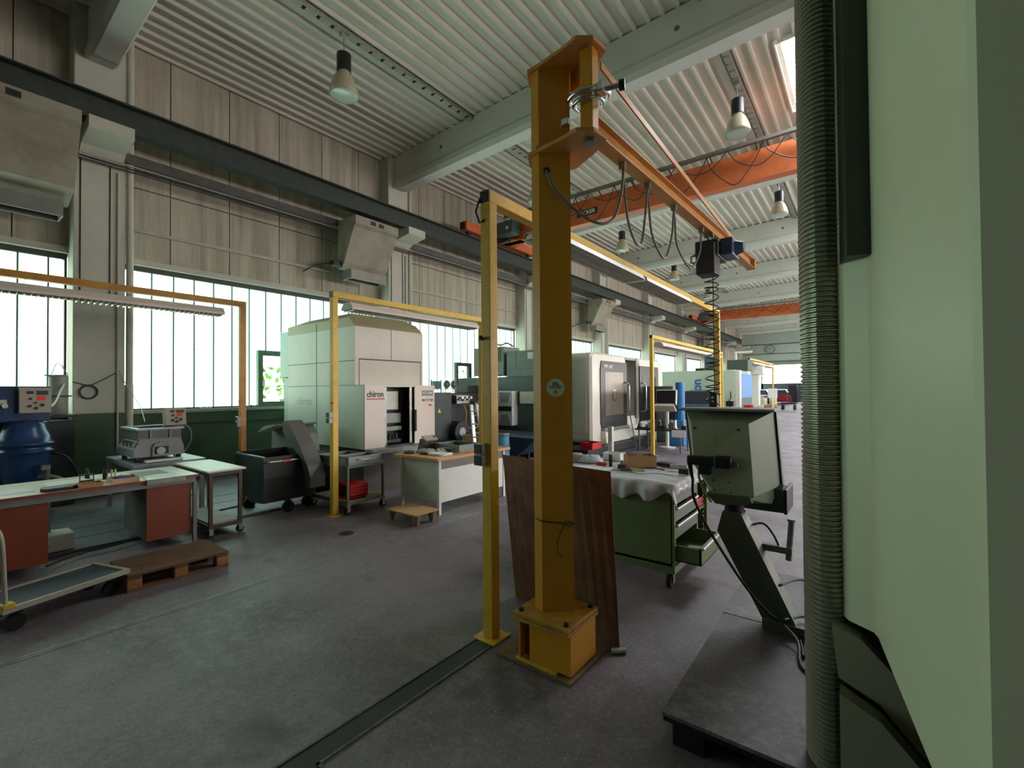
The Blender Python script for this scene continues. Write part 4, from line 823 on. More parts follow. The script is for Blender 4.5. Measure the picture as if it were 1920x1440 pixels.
T = thing('spool_rack', 'slim blue rack with two white spools in front of the second window', 'rack', (-9.72, 9.55, 0))
for yy in (8.86, 9.24, 10.24): MB().box(-9.74, -9.71, yy-0.012, yy+0.012, 0, 1.98).build('upright', M('rack_blue', (52, 78, 110), 0.4), T)
MB().box(-9.85, -9.60, 8.86, 10.24, 1.70, 1.72).build('shelf', steel, T)
MB().box(-9.85, -9.60, 8.86, 10.24, 1.10, 1.12).build('shelf', steel, T)
for i, yy in enumerate((9.42, 9.70)):
    T = thing('spool', ['left white spool on the slim blue rack', 'right white spool on the slim blue rack'][i], 'spool', (-9.66, yy, 1.845), group='white spools on the blue rack')
    MB().cyl((-9.70, yy, 1.845), (-9.66, yy, 1.845), 0.125, n=24).build('flange', M('spool_plastic', (214, 216, 214), 0.5), T)
    MB().cyl((-9.66, yy, 1.845), (-9.64, yy, 1.845), 0.09, n=24).build('winding', grey, T); MB().cyl((-9.64, yy, 1.845), (-9.63, yy, 1.845), 0.03, n=14).build('core', white, T)
solo(MB().box(-9.80, -9.64, 8.90, 9.18, 1.722, 1.94, 0.01), 'blue_carton', M('pale_blue_box', (130, 170, 196), 0.6), 'pale blue carton at the left end of the slim blue rack', 'carton')

# ------------------------------------------------------------------ teal grey machine with a white cooling unit
tg = M('teal_grey_paint', (70, 90, 92), 0.45, var=0.12, scale=2); tg2 = M('teal_grey_light', (118, 132, 128), 0.45, var=0.1, scale=2)
T = thing('turning_machine', 'teal-grey machine with a white cooling unit, between the tall yellow post and thick column', 'machine tool', (-7.4, 9.6, 0))
MB().box(-9.0, -6.35, 9.2, 10.05, 0.25, 2.0, 0.012).build('body', tg, T)
MB().box(-9.0, -6.5, 9.25, 10.0, 0, 0.25).build('plinth', dark, T)
MB().box(-7.40, -6.40, 9.35, 10.0, 2.0, 2.66, 0.01).build('top_cabinet', tg2, T)
MB().box(-7.401, -6.40, 9.345, 9.35, 2.20, 2.206).box(-7.10, -7.094, 9.345, 9.35, 2.2, 2.66).build('cabinet_seams', seam, T)
MB().box(-8.5, -7.46, 9.3, 10.0, 2.05, 2.80, 0.01).build('filter_unit', tg2, T)
g = MB(); g.box(-8.2, -7.55, 9.293, 9.298, 2.40, 2.76)
g.build('filter_mesh', M('filter_mesh', (150, 140, 108), 0.7, var=0.2, scale=40), T)
g = MB()
for i in range(9): g.box(-8.2, -7.55, 9.289, 9.294, 2.42+0.04*i, 2.425+0.04*i)
for i in range(14): g.box(-8.2+0.05*i, -8.195+0.05*i, 9.289, 9.294, 2.40, 2.76)
g.build('filter_grille', dark, T)
MB().tube(smooth([(-8.0, 9.5, 2.82), (-7.9, 9.5, 2.9), (-7.7, 9.5, 2.86), (-7.5, 9.5, 2.9), (-7.3, 9.5, 2.8)]), 0.02).build('top_hose', black, T)
MB().box(-6.72, -6.52, 9.344, 9.35, 2.44, 2.60).build('notice', paper, T)
o = MB().box(-7.38, -6.92, 8.96, 9.2, 0.78, 1.64, 0.02).build('cooling_unit', M('cooler_white', (218, 222, 220), 0.35, var=0.03), T)
MB().prism([(-7.33, 1.60), (-6.97, 1.60), (-7.05, 1.36), (-7.27, 1.36)], 8.954, 8.962, 'y').build('upper_grille', M('grille_grey', (156, 160, 160), 0.5), o); MB().prism([(-7.27, 1.05), (-7.05, 1.05), (-6.97, 0.80), (-7.33, 0.80)], 8.954, 8.962, 'y').build('lower_grille', M('grille_grey', (156, 160, 160), 0.5), o)
MB().box(-7.36, -6.94, 8.953, 8.96, 1.14, 1.26).build('display_strip', dg, o)
MB().box(-6.80, -6.36, 9.10, 9.19, 1.32, 1.62, 0.02).build('side_panel_white', M('ivory_panel', (222, 226, 206), 0.4), T)
T = thing('chip_container', 'blue tapered chip container on a dark frame beside the white workbench end', 'container', (-6.6, 8.2, 0))
b = MB(); b.loft([[(-6.8, 7.95, 0.24), (-6.0, 7.95, 0.24), (-6.0, 8.45, 0.24), (-6.8, 8.45, 0.24)], [(-7.2, 7.75, 0.66), (-5.35, 7.75, 0.66), (-5.35, 8.65, 0.66), (-7.2, 8.65, 0.66)]]); b.build('hopper', M('container_blue', (44, 70, 98), 0.45, 0.1, var=0.25, scale=3), T)
MB().frame(-7.22, -5.32, 7.72, 8.68, 0.66, 0.69, 0.04, 'z').build('rim', tg2, T)
for (x, y_) in ((-6.75, 8.0), (-6.05, 8.0), (-6.75, 8.4), (-6.05, 8.4)): MB().box(x-0.03, x+0.03, y_-0.03, y_+0.03, 0, 0.24).build('leg', dark, T)

# ------------------------------------------------------------------ large white machine with black doors
wm = M('warm_white_machine', (222, 220, 208), 0.3, var=0.04, scale=1.5); bk = M('black_gloss_door', (22, 22, 24), 0.32, var=0.05); smoke = M('smoked_window', (120, 112, 100), 0.28, 0.35, var=0.12, scale=1.2, stretch=(1, 1, 0.2), col2=(78, 76, 72))
def rounded(y0_, y1_, z0, z1, r, n=6):
    p = []
    for cx, cz, a0 in ((y1_-r, z1-r, 0), (y0_+r, z1-r, 90), (y0_+r, z0+r, 180), (y1_-r, z0+r, 270)):
        for i in range(n+1): a = math.radians(a0+90*i/n); p.append((cx+r*math.cos(a), cz+r*math.sin(a)))
    return p
T = thing('five_axis_mill', 'large white milling machine with black sliding doors and chrome handles behind the thick column', 'machine tool', (-6.4, 12.5, 0))
MB().box(-6.2, -4.95, 9.3, 10.15, 0, 0.10).box(-6.2, -5.05, 9.35, 10.15, 0.10, 0.27).box(-9.2, -4.95, 10.15, 12.9, 0, 0.10).box(-9.2, -5.05, 10.15, 12.8, 0.10, 0.27).box(-9.2, -5.6, 12.8, 15.0, 0, 0.27).build('plinth', dark, T)
def cab(y0_, y1_, x1_, name):
    b = MB(); P0 = rounded(y0_, y1_, 0.28, 2.60, 0.16); P1 = rounded(y0_+0.05, y1_-0.05, 0.33, 2.55, 0.13)
    b.loft([[(-7.35, p[0], p[1]) for p in P0], [(x1_-0.06, p[0], p[1]) for p in P0], [(x1_, p[0], p[1]) for p in P1]]); o = b.build(name, wm, T); return o
cab(10.2, 12.28, -5.40, 'left_housing'); cab(13.2, 15.1, -5.40, 'right_housing')
MB().box(-7.35, -6.1, 12.28, 13.2, 0.3, 2.5).build('door_gap', M('work_room_dark', (30, 27, 24), 0.5, var=0.2), T)
MB().box(-6.1, -5.46, 12.28, 13.2, 2.50, 2.58, 0.01).build('gap_lintel', M('gap_grey', (150, 148, 138), 0.4), T)
MB().box(-6.0, -5.5, 12.28, 13.2, 0.3, 0.88, 0.01).build('gap_sill', wm, T)
MB().bar((-5.9, 12.55, 2.2), (-5.85, 12.75, 1.3), 0.12, 0.06).build('inner_screen', M('greenish_screen', (150, 160, 146), 0.35), T)
MB().frame(-5.52, -5.44, 13.10, 13.19, 0.8, 2.56, 0.03, 'y').build('gap_edge_trim', M('gap_grey', (150, 148, 138), 0.4), T)
dd = MB().prism([(10.72, 0.66), (10.66, 0.80), (10.66, 2.18), (10.72, 2.40), (12.27, 2.40), (12.27, 0.66)], -5.405, -5.375, 'x').build('left_door', bk, T)
MB().box(-5.376, -5.370, 10.90, 12.02, 0.98, 2.12).build('window_pane', smoke, dd)
MB().cyl((-5.37, 11.45, 1.50), (-5.36, 11.45, 1.50), 0.15, n=28, smooth=False).build('spin_window_ring', chrome, dd); MB().cyl((-5.36, 11.45, 1.50), (-5.355, 11.45, 1.50), 0.125, n=28, smooth=False).build('spin_window', smoke, dd)
text('lettering', 'DMF 260|7', 0.12, white, dd, (-5.37, 11.10, 2.26), R_X, 0.001, True)
MB().tube(smooth([(-5.38, 12.12, 1.86), (-5.28, 12.16, 1.80), (-5.26, 12.16, 1.70), (-5.26, 12.16, 1.2), (-5.28, 12.16, 1.02), (-5.38, 12.12, 0.98)]), 0.018).build('handle', chrome, dd)
d2 = MB().box(-5.405, -5.375, 13.22, 14.75, 0.70, 2.36, 0.006).build('right_door', bk, T)
MB().box(-5.376, -5.37, 13.45, 14.5, 1.0, 2.05).build('window_pane', M('dark_glass', (54, 56, 58), 0.08, 0.2, var=0.1), d2)
MB().tube(smooth([(-5.38, 13.36, 1.86), (-5.28, 13.40, 1.80), (-5.26, 13.40, 1.70), (-5.26, 13.40, 1.2), (-5.28, 13.40, 1.02), (-5.38, 13.36, 0.98)]), 0.018).build('handle', chrome, d2)
MB().box(-5.42, -5.30, 10.70, 12.25, 0.60, 0.66, 0.01).build('door_sill', grey, T)
MB().prism([(-5.40, 0.60), (-5.26, 0.56), (-5.24, 0.30), (-5.34, 0.22), (-5.40, 0.22)], 10.68, 12.20, 'y').prism([(-5.40, 0.62), (-5.28, 0.60), (-5.26, 0.34), (-5.36, 0.25), (-5.40, 0.25)], 12.23, 13.6, 'y').build('lower_apron', wm, T)
MB().box(-7.1, -5.55, 10.19, 10.198, 0.55, 2.42).build('side_inset', M('side_inset_white', (206, 212, 198), 0.35, var=0.04), T)
T = thing('red_bin', 'single red bin on the dark plinth left of the white milling machine', 'bin', (-5.2, 9.75, 0.27))
MB().openbox(-5.35, -5.02, 9.5, 9.95, 0.272, 0.42, 0.01).build('tub', red, T); MB().frame(-5.36, -5.01, 9.49, 9.96, 0.405, 0.42, 0.02, 'z').build('rim', red, T)
MB().cyl((-5.2, 12.3, 0.25), (-5.2, 12.3, 0.26), 0.01).b.free()
solo(MB().bar((-5.15, 11.92, 1.0), (-4.75, 11.45, 0.02), 0.02, 0.02), 'wooden_rod', dark, 'thin dark rod leaning against the black door handle of the milling machine', 'rod')

# ------------------------------------------------------------------ table with fixtures in front of it
T = thing('steel_table', 'steel leg table crowded with dark fixtures behind the middle yellow frame', 'table', (-4.4, 12.2, 0))
MB().box(-5.0, -3.7, 11.9, 12.6, 0.56, 0.60).build('top', dark, T)
for (x, y_) in ((-4.9, 11.95), (-3.8, 11.95), (-4.9, 12.55), (-3.8, 12.55), (-4.55, 11.95)): MB().box(x-0.02, x+0.02, y_-0.02, y_+0.02, 0, 0.56).build('leg', steel, T)
MB().box(-4.0, -3.66, 11.88, 11.89, 0.42, 0.60).build('notice', paper, T)
rn = random.Random(5)
names = ['ring shaped', 'tall round', 'square', 'flat', 'stepped', 'short round', 'chrome', 'wide']
for i in range(8):
    x = -4.92+0.16*i; y_ = 12.05+0.2*(i % 2); z = 0.602
    T = thing('clamping_fixture', names[i]+' machining fixture on the steel leg table, %s along the top' % ['first', 'second', 'third', 'fourth', 'fifth', 'sixth', 'seventh', 'last'][i], 'fixture', (x, y_, z), group='fixtures on the steel leg table')
    m = [dark, steel, chrome, gb][i % 4]
    if i % 3 == 0: MB().lathe([(0.07, z), (0.07, z+0.05), (0.05, z+0.06), (0.045, z+0.12+0.02*i), (0.02, z+0.13+0.02*i)], (x, y_), 16).build('body', m, T)
    elif i % 3 == 1: MB().box(x-0.06, x+0.06, y_-0.05, y_+0.05, z, z+0.09, 0.008).build('body', m, T)
    else: MB().cyl((x, y_-0.04, z+0.085), (x, y_+0.04, z+0.085), 0.085, n=20).build('body', m, T)
    MB().cyl((x, y_, z+0.08), (x, y_, z+0.19+0.01*i), 0.018, n=10).box(x-0.03, x+0.03, y_-0.015, y_+0.015, z+0.17, z+0.19).build('spindle', alum if i % 2 else dark, T)
T = thing('machine_control_desk', 'black screen control desk beside the right door of the white milling machine', 'control panel', (-4.5, 12.9, 0))
MB(Matrix.Translation((-4.48, 12.9, 1.42)) @ Matrix.Rotation(-0.15, 4, 'X')).box(-0.30, 0.30, -0.04, 0.04, -0.22, 0.22, 0.03).build('screen_housing', wm, T)
MB(Matrix.Translation((-4.48, 12.85, 1.43)) @ Matrix.Rotation(-0.15, 4, 'X')).box(-0.27, 0.27, -0.006, 0.006, -0.18, 0.19, 0.004).build('screen', bk, T)
MB(Matrix.Translation((-4.48, 12.72, 1.13)) @ Matrix.Rotation(0.9, 4, 'X')).box(-0.31, 0.31, -0.03, 0.03, -0.14, 0.14, 0.02).build('keyboard_housing', wm, T)
MB(Matrix.Translation((-4.50, 12.69, 1.145)) @ Matrix.Rotation(0.9, 4, 'X')).box(-0.24, 0.24, -0.012, 0.0, -0.10, 0.10).build('keys', dark, T)
MB().cyl((-4.15, 12.66, 1.22), (-4.15, 12.62, 1.24), 0.025).build('emergency_stop', red, T)
MB().cyl((-4.48, 12.95, 0.0), (-4.48, 12.95, 1.2), 0.05).cyl((-4.48, 12.95, 0.0), (-4.48, 12.95, 0.03), 0.22).build('post', wm, T)
T = thing('blue_column_unit', 'narrow bright blue machine column between the milling machine and the pale hall machine', 'machine', (-4.38, 13.8, 0))
bb_ = M('bright_blue', (44, 124, 190), 0.4, var=0.1)
MB().cyl((-4.38, 13.8, 0.75), (-4.38, 13.8, 1.85), 0.13, n=18).build('tank', bb_, T); MB().box(-4.62, -4.2, 13.5, 13.98, 0.0, 0.75, 0.02).build('base', bb_, T); MB().box(-4.72, -4.54, 13.6, 13.9, 0.75, 1.60, 0.01).build('side_box', black, T)
solo(MB().box(-5.3, -4.75, 14.3, 14.9, 0.0, 1.75, 0.02), 'grey_cabinet', tg2, 'grey cabinet behind the black screen control desk', 'cabinet')
T = thing('parts_washer', 'dark grey hooded unit with blue trough in front of the pale hall machine', 'machine', (-4.25, 15.4, 0))
b = MB(); b.loft([[(-4.70, 15.1, 1.20), (-3.80, 15.1, 1.20), (-3.80, 15.8, 1.20), (-4.70, 15.8, 1.20)], [(-4.65, 15.1, 1.58), (-3.85, 15.1, 1.58), (-3.95, 15.7, 1.62), (-4.55, 15.7, 1.62)]]); b.build('hood', M('dark_slate', (76, 80, 84), 0.5, var=0.08), T)
MB().box(-5.00, -4.70, 15.2, 15.7, 1.15, 1.52, 0.02).build('side_unit', black, T)
MB().box(-4.70, -3.80, 15.1, 15.8, 0.55, 1.18, 0.02).build('body', tg2, T); MB().box(-4.60, -3.85, 14.95, 15.1, 1.0, 1.12, 0.01).build('trough', bb_, T)
for x in (-4.63, -3.87):
    for y_ in (15.17, 15.73): MB().box(x-0.04, x+0.04, y_-0.04, y_+0.04, 0, 0.56).build('leg', dark, T)
T = thing('drilling_post', 'small steel drill stand with a hose right behind the coiled cable', 'machine', (-3.1, 14.2, 0))
MB().cyl((-3.1, 14.2, 0.8), (-3.1, 14.2, 1.35), 0.03).build('post', steel, T); MB().box(-3.3, -2.9, 14.0, 14.4, 0, 0.8, 0.01).build('cabinet', tg2, T); MB().box(-3.2, -3.0, 14.1, 14.3, 1.15, 1.3, 0.01).build('head', dark, T)
# ------------------------------------------------------------------ long pale machine in the rear of the hall
pm = M('pale_green_machine', (188, 206, 188), 0.45, var=0.03)
T = thing('hall_machine', 'long pale green machine with blue vertical lettering in the rear of the hall', 'machine tool', (-5.2, 19.9, 0))
MB().box(-6.60, -3.87, 18.5, 21.4, 0, 2.36, 0.015).build('housing', pm, T)
MB().box(-3.87, -3.70, 18.5, 18.75, 0.0, 2.34, 0.02).build('door_post', wm, T)
MB().box(-3.87, -3.72, 18.78, 20.9, 1.30, 2.22, 0.01).build('blue_doors', M('door_blue', (84, 140, 204), 0.35, var=0.04), T)
MB().box(-3.87, -3.74, 18.78, 20.9, 0.4, 1.30).build('lower_doors', tg, T)
text('lettering', 'chiron', 0.46, M('lettering_blue', (40, 112, 180), 0.5, var=0.02), T, (-5.22, 18.492, 1.44), (PI/2, -PI/2, 0), 0.002, True)
MB().box(-5.3, -5.0, 18.6, 19.0, 2.36, 2.46).build('roof_fan', dark, T)
MB().box(-5.29, -4.80, 19.8, 20.4, 2.36, 3.03, 0.01).build('electric_box', tg, T); MB().box(-4.45, -3.69, 19.9, 20.7, 2.37, 2.80, 0.01).build('mist_filter', M('dark_olive', (70, 82, 72), 0.5), T)
MB().cyl((-4.2, 20.3, 2.8), (-4.2, 20.3, 3.1), 0.04).box(-4.24, -3.6, 20.27, 20.33, 3.08, 3.16).build('pipe', white, T)
MB().tube([(-4.1, 18.47, 1.15), (-4.0, 18.45, 1.3), (-4.02, 18.44, 1.55)], 0.02).cyl((-4.12, 18.42, 1.12), (-4.08, 18.42, 1.06), 0.05).build('hand_lever', black, T)
T = thing('white_pillar_machine', 'white column machine standing under the smallest yellow frame', 'machine', (-4.15, 24.2, 0))
MB().box(-4.30, -4.0, 24.0, 24.4, 0.0, 2.3, 0.02).build('column', wm, T); MB().box(-4.55, -3.8, 23.9, 24.5, 2.3, 2.70, 0.03).build('head', wm, T); MB().box(-4.6, -3.4, 23.6, 24.6, 0.0, 0.55, 0.02).build('base', M('brown_grey', (84, 74, 66), 0.5), T)
for i, (x, y_, m, lb) in enumerate(((-3.50, 18.9, red, 'red box on the low bench beside the pale hall machine'), (-3.17, 19.0, white, 'white box on the low bench beside the pale hall machine'), (-2.84, 18.9, wood, 'wooden box on the low bench beside the pale hall machine'))):
    solo(MB().openbox(x-0.13, x+0.13, y_-0.2, y_+0.2, 0.862, 1.04), 'box', m, lb, 'box')
T = thing('low_bench', 'low bench right of the pale hall machine carrying small boxes', 'bench', (-2.75, 19.0, 0))
MB().box(-3.66, -2.68, 18.6, 19.3, 0.82, 0.86).build('top', wood, T)
for (x, y_) in ((-3.62, 18.65), (-2.73, 18.65), (-3.62, 19.25), (-2.73, 19.25)): MB().box(x-0.025, x+0.025, y_-0.025, y_+0.025, 0, 0.82).build('leg', grey, T)
solo(MB().box(-3.38, -3.02, 22.32, 22.33, 1.25, 1.65).cyl((-3.2, 22.3, 0), (-3.2, 22.3, 1.25), 0.02), 'notice_stand', paper, 'white notice on a thin stand by the smallest yellow frame', 'notice')
# ------------------------------------------------------------------ far end: shelving, drums, car, cart
T = thing('storage_rack', 'dark shelving stacked with goods left of the red car at the far end', 'shelf', (-8.6, 47, 0))
for zz in (0.1, 0.6, 1.1, 1.6, 2.0): MB().box(-9.2, -8.0, 46.6, 47.4, zz, zz+0.05).build('shelf_board', dark, T)
for x in (-9.17, -8.03): MB().box(x-0.03, x+0.03, 46.6, 46.66, 0, 2.1).box(x-0.03, x+0.03, 47.34, 47.4, 0, 2.1).build('upright', dark, T)
for i, zz in enumerate((0.65, 1.15, 1.65)): solo(MB().box(-9.0, -8.2, 46.7, 47.2, zz+0.002, zz+0.32, 0.02), 'stored_crate', [dark, tg, grey][i], ['lowest', 'middle', 'uppermost'][i]+' crate in the dark far shelving', 'crate', 'crates in the far shelving')
for i in range(3): solo(MB().lathe([(0.28, 0), (0.29, 0.3), (0.30, 0.31), (0.29, 0.32), (0.29, 0.6), (0.28, 0.88)], (-7.5+0.62*i, 42.3+0.8*i), 18), 'oil_drum', M('drum_beige', (196, 184, 160), 0.5), ['left', 'middle', 'right'][i]+' beige drum standing before the far gateway', 'drum', 'beige drums at the far gateway')
def car(name, label, x, y_, rz, body):
    T = thing(name, label, 'car', (x, y_, 0), rz, None, True); L_, W_ = 4.1, 1.7
    def sec(xx, h0, h1, wt, wb): return [(xx, -wb/2, h0), (xx, -wb/2, (h0+h1)/2), (xx, -wt/2, h1), (xx, wt/2, h1), (xx, wb/2, (h0+h1)/2), (xx, wb/2, h0)]
    MB().loft([sec(-2.05, 0.35, 0.85, 1.45, 1.55), sec(-1.9, 0.25, 0.98, 1.5, 1.68), sec(-0.9, 0.22, 1.0, 1.55, 1.7), sec(0.9, 0.22, 0.98, 1.55, 1.7), sec(1.85, 0.25, 0.78, 1.4, 1.62), sec(2.05, 0.32, 0.62, 1.3, 1.45)]).build('body', body, T)
    MB().loft([sec(-1.85, 0.96, 1.0, 1.4, 1.5), sec(-1.55, 0.96, 1.47, 1.15, 1.48), sec(0.1, 0.96, 1.52, 1.15, 1.48), sec(0.95, 0.94, 1.0, 1.35, 1.45)]).build('glasshouse', M('car_glass', (60, 70, 78), 0.1), T)
    MB().loft([sec(-1.50, 1.46, 1.50, 1.1, 1.18), sec(-0.6, 1.50, 1.55, 1.1, 1.18), sec(0.1, 1.50, 1.54, 1.1, 1.18)]).build('roof', body, T)
    for xx in (-1.25, 1.25):
        for yy in (-0.78, 0.78): MB().cyl((xx, yy-0.09, 0.31), (xx, yy+0.09, 0.31), 0.31, n=20).build('wheel', rubber, T)
    MB().box(-2.07, -2.04, -0.7, -0.45, 0.68, 0.85).box(-2.07, -2.04, 0.45, 0.7, 0.68, 0.85).build('tail_light', M('tail_red', (180, 30, 30), 0.3), T)
    return T
car('parked_car', 'dark red car parked in front of the far glazed gate', -7.4, 57.6, math.radians(90), M('car_red', (140, 36, 46), 0.25, var=0.03))
car('parked_car', 'silver blue car parked left of the dark red car', -9.27, 57.9, math.radians(90), M('car_silver', (170, 186, 200), 0.25, var=0.03))
T = thing('hand_cart', 'low dark hand cart on the floor in front of the far gateway', 'cart', (-4.85, 41.5, 0))
MB().box(-5.35, -4.35, 41.0, 42.0, 0.42, 0.55, 0.02).build('deck', dark, T)
for x in (-5.25, -4.45):
    for y_ in (41.15, 41.85): MB().cyl((x-0.05, y_, 0.17), (x+0.05, y_, 0.17), 0.17).build('wheel', rubber, T); MB().box(x-0.02, x+0.02, y_-0.02, y_+0.02, 0.17, 0.42).build('strut', dark, T)
solo(MB().box(-7.2, -6.3, 61, 61.7, 0, 2.0, 0.03), 'dark_locker', gb, 'dark locker right of the red car by the far gate', 'locker')
T = thing('wall_clock', 'round grey wall clock high on the far end wall', 'clock', (-7.6, 51.9, 5.55))
MB().cyl((-7.6, 51.85, 5.55), (-7.6, 51.99, 5.55), 0.42, n=28, smooth=False).build('case', grey, T); MB().cyl((-7.6, 51.83, 5.55), (-7.6, 51.85, 5.55), 0.34, n=28, smooth=False).build('dial', lgrey, T)
MB().bar((-7.6, 51.82, 5.55), (-7.45, 51.82, 5.70), 0.02, 0.03).bar((-7.6, 51.82, 5.55), (-7.85, 51.82, 5.55), 0.02, 0.03).build('hands', black, T)
# ------------------------------------------------------------------ things on the cloth of the green cabinet
Zc = 0.885
T = thing('cardboard_box', 'open brown cardboard box on the cloth of the green cabinet', 'box', (-1.78, 4.38, Zc))
m_ = Matrix.Translation((-1.80, 4.42, Zc)) @ Matrix.Rotation(0.62, 4, 'Z')
MB(m_).openbox(-0.15, 0.13, -0.10, 0.10, 0.002, 0.115, 0.004).build('carton', M('cardboard', (178, 138, 104), 0.8, var=0.1), T)
MB(m_).bar((-0.08, -0.02, 0.02), (0.02, 0.06, 0.13), 0.07, 0.003).build('folded_paper', M('paper_greenish', (150, 160, 146), 0.7), T)
def item(fn, mat, label, cat, name=None, group=None): return solo(fn, name or cat.replace(' ', '_'), mat, label, cat, group)
item(MB(Matrix.Translation((-2.12, 4.02, Zc)) @ Matrix.Rotation(0.3, 4, 'Z')).box(-0.20, 0.18, -0.12, 0.12, 0.0, 0.006), paper, 'white papers on the front edge of the cloth next to the rusty sheet', 'paper')
rag(-2.38, 4.42, Zc, 0.16, 'crumpled white wiping cloth at the left of the cardboard box', M('white_rag', (214, 216, 226), 0.9, var=0.12, scale=12), 0.07, 9)
item(MB().openbox(-2.30, -2.10, 4.60, 4.74, Zc, Zc+0.08, 0.005), white, 'white plastic tub behind the crumpled white wiping cloth', 'tub')
item(MB().lathe([(0.06, Zc), (0.07, Zc+0.075), (0.075, Zc+0.08), (0.0, Zc+0.08)], (-2.50, 4.35), 18), M('cup_cream', (190, 180, 160), 0.5), 'cream round pot half hidden by the thick ochre column', 'pot')
item(MB().box(-2.41, -2.36, 4.95, 5.0, 0.0, 1.22), alum, 'upright aluminium profile standing behind the green cabinet', 'profile')
item(MB().cyl((-2.03, 4.22, Zc), (-2.03, 4.22, Zc+0.12), 0.018), dark, 'dark upright rod in front of the cardboard box', 'rod')
item(MB().box(-2.18, -2.08, 4.20, 4.26, Zc, Zc+0.035, 0.006), red, 'small red item beside the dark upright rod', 'tool')
item(MB().box(-1.92, -1.84, 4.14, 4.20, Zc, Zc+0.045, 0.006), black, 'small black block in front of the cardboard box', 'block')
for i in range(4): item(MB().lathe([(0.022, 0), (0.026, 0.03), (0.018, 0.045)], (0, 0), 12) if False else MB().cyl((-1.98+0.035*i, 4.36+0.05*(i % 2), Zc), (-1.98+0.035*i, 4.36+0.05*(i % 2), Zc+0.05+0.02*(i % 2)), 0.02, n=12), [white, dark, white, lgrey][i], ['first white cap', 'dark bottle', 'second white cap', 'grey bottle'][i]+' in the cluster left of the cardboard box, counted from the left', 'bottle', 'small_bottle', 'small bottles left of the cardboard box')
item(MB(Matrix.Translation((-1.72, 4.18, Zc)) @ Matrix.Rotation(0.2, 4, 'Z')).box(-0.09, 0.06, -0.012, 0.012, 0.0, 0.018, 0.004), M('yellow_tool', (220, 206, 130), 0.5), 'pale yellow rod tool lying before the cardboard box', 'tool')
item(MB(Matrix.Translation((-1.80, 4.10, Zc)) @ Matrix.Rotation(-0.1, 4, 'Z')).box(-0.07, 0.05, -0.015, 0.015, 0.0, 0.02, 0.005), M('maroon_tool', (84, 50, 60), 0.5), 'maroon hand tool lying in front of the pale yellow rod tool', 'tool')
item(MB(Matrix.Translation((-1.60, 4.60, Zc)) @ Matrix.Rotation(-0.3, 4, 'Z')).box(-0.10, 0.07, -0.05, 0.05, 0.0, 0.03, 0.006), black, 'flat black case right behind the cardboard box', 'case')
item(MB().cyl((-1.62, 4.52, Zc+0.008), (-1.50, 4.46, Zc+0.008), 0.008).cyl((-1.66, 4.35, Zc+0.008), (-1.52, 4.30, Zc+0.008), 0.007), dark, 'two dark pens right of the cardboard box', 'tool')
item(MB().cyl((-1.50, 4.40, Zc+0.026), (-1.38, 4.44, Zc+0.026), 0.025).cyl((-1.38, 4.44, Zc+0.026), (-1.36, 4.447, Zc+0.026), 0.027), lgrey, 'grey roll lying on the right part of the cloth', 'roll')
item(MB().box(-1.36, -1.27, 4.20, 4.28, Zc, Zc+0.05, 0.008), black, 'black box at the right edge of the cloth', 'case')
item(MB().tube(smooth([(-1.95, 3.98, Zc+0.006), (-1.85, 4.05, Zc+0.008), (-1.65, 3.98, Zc+0.007), (-1.50, 4.08, Zc+0.008), (-1.35, 4.05, Zc+0.007)]), 0.003, 6), black, 'thin black cord lying in waves across the cloth', 'cord')

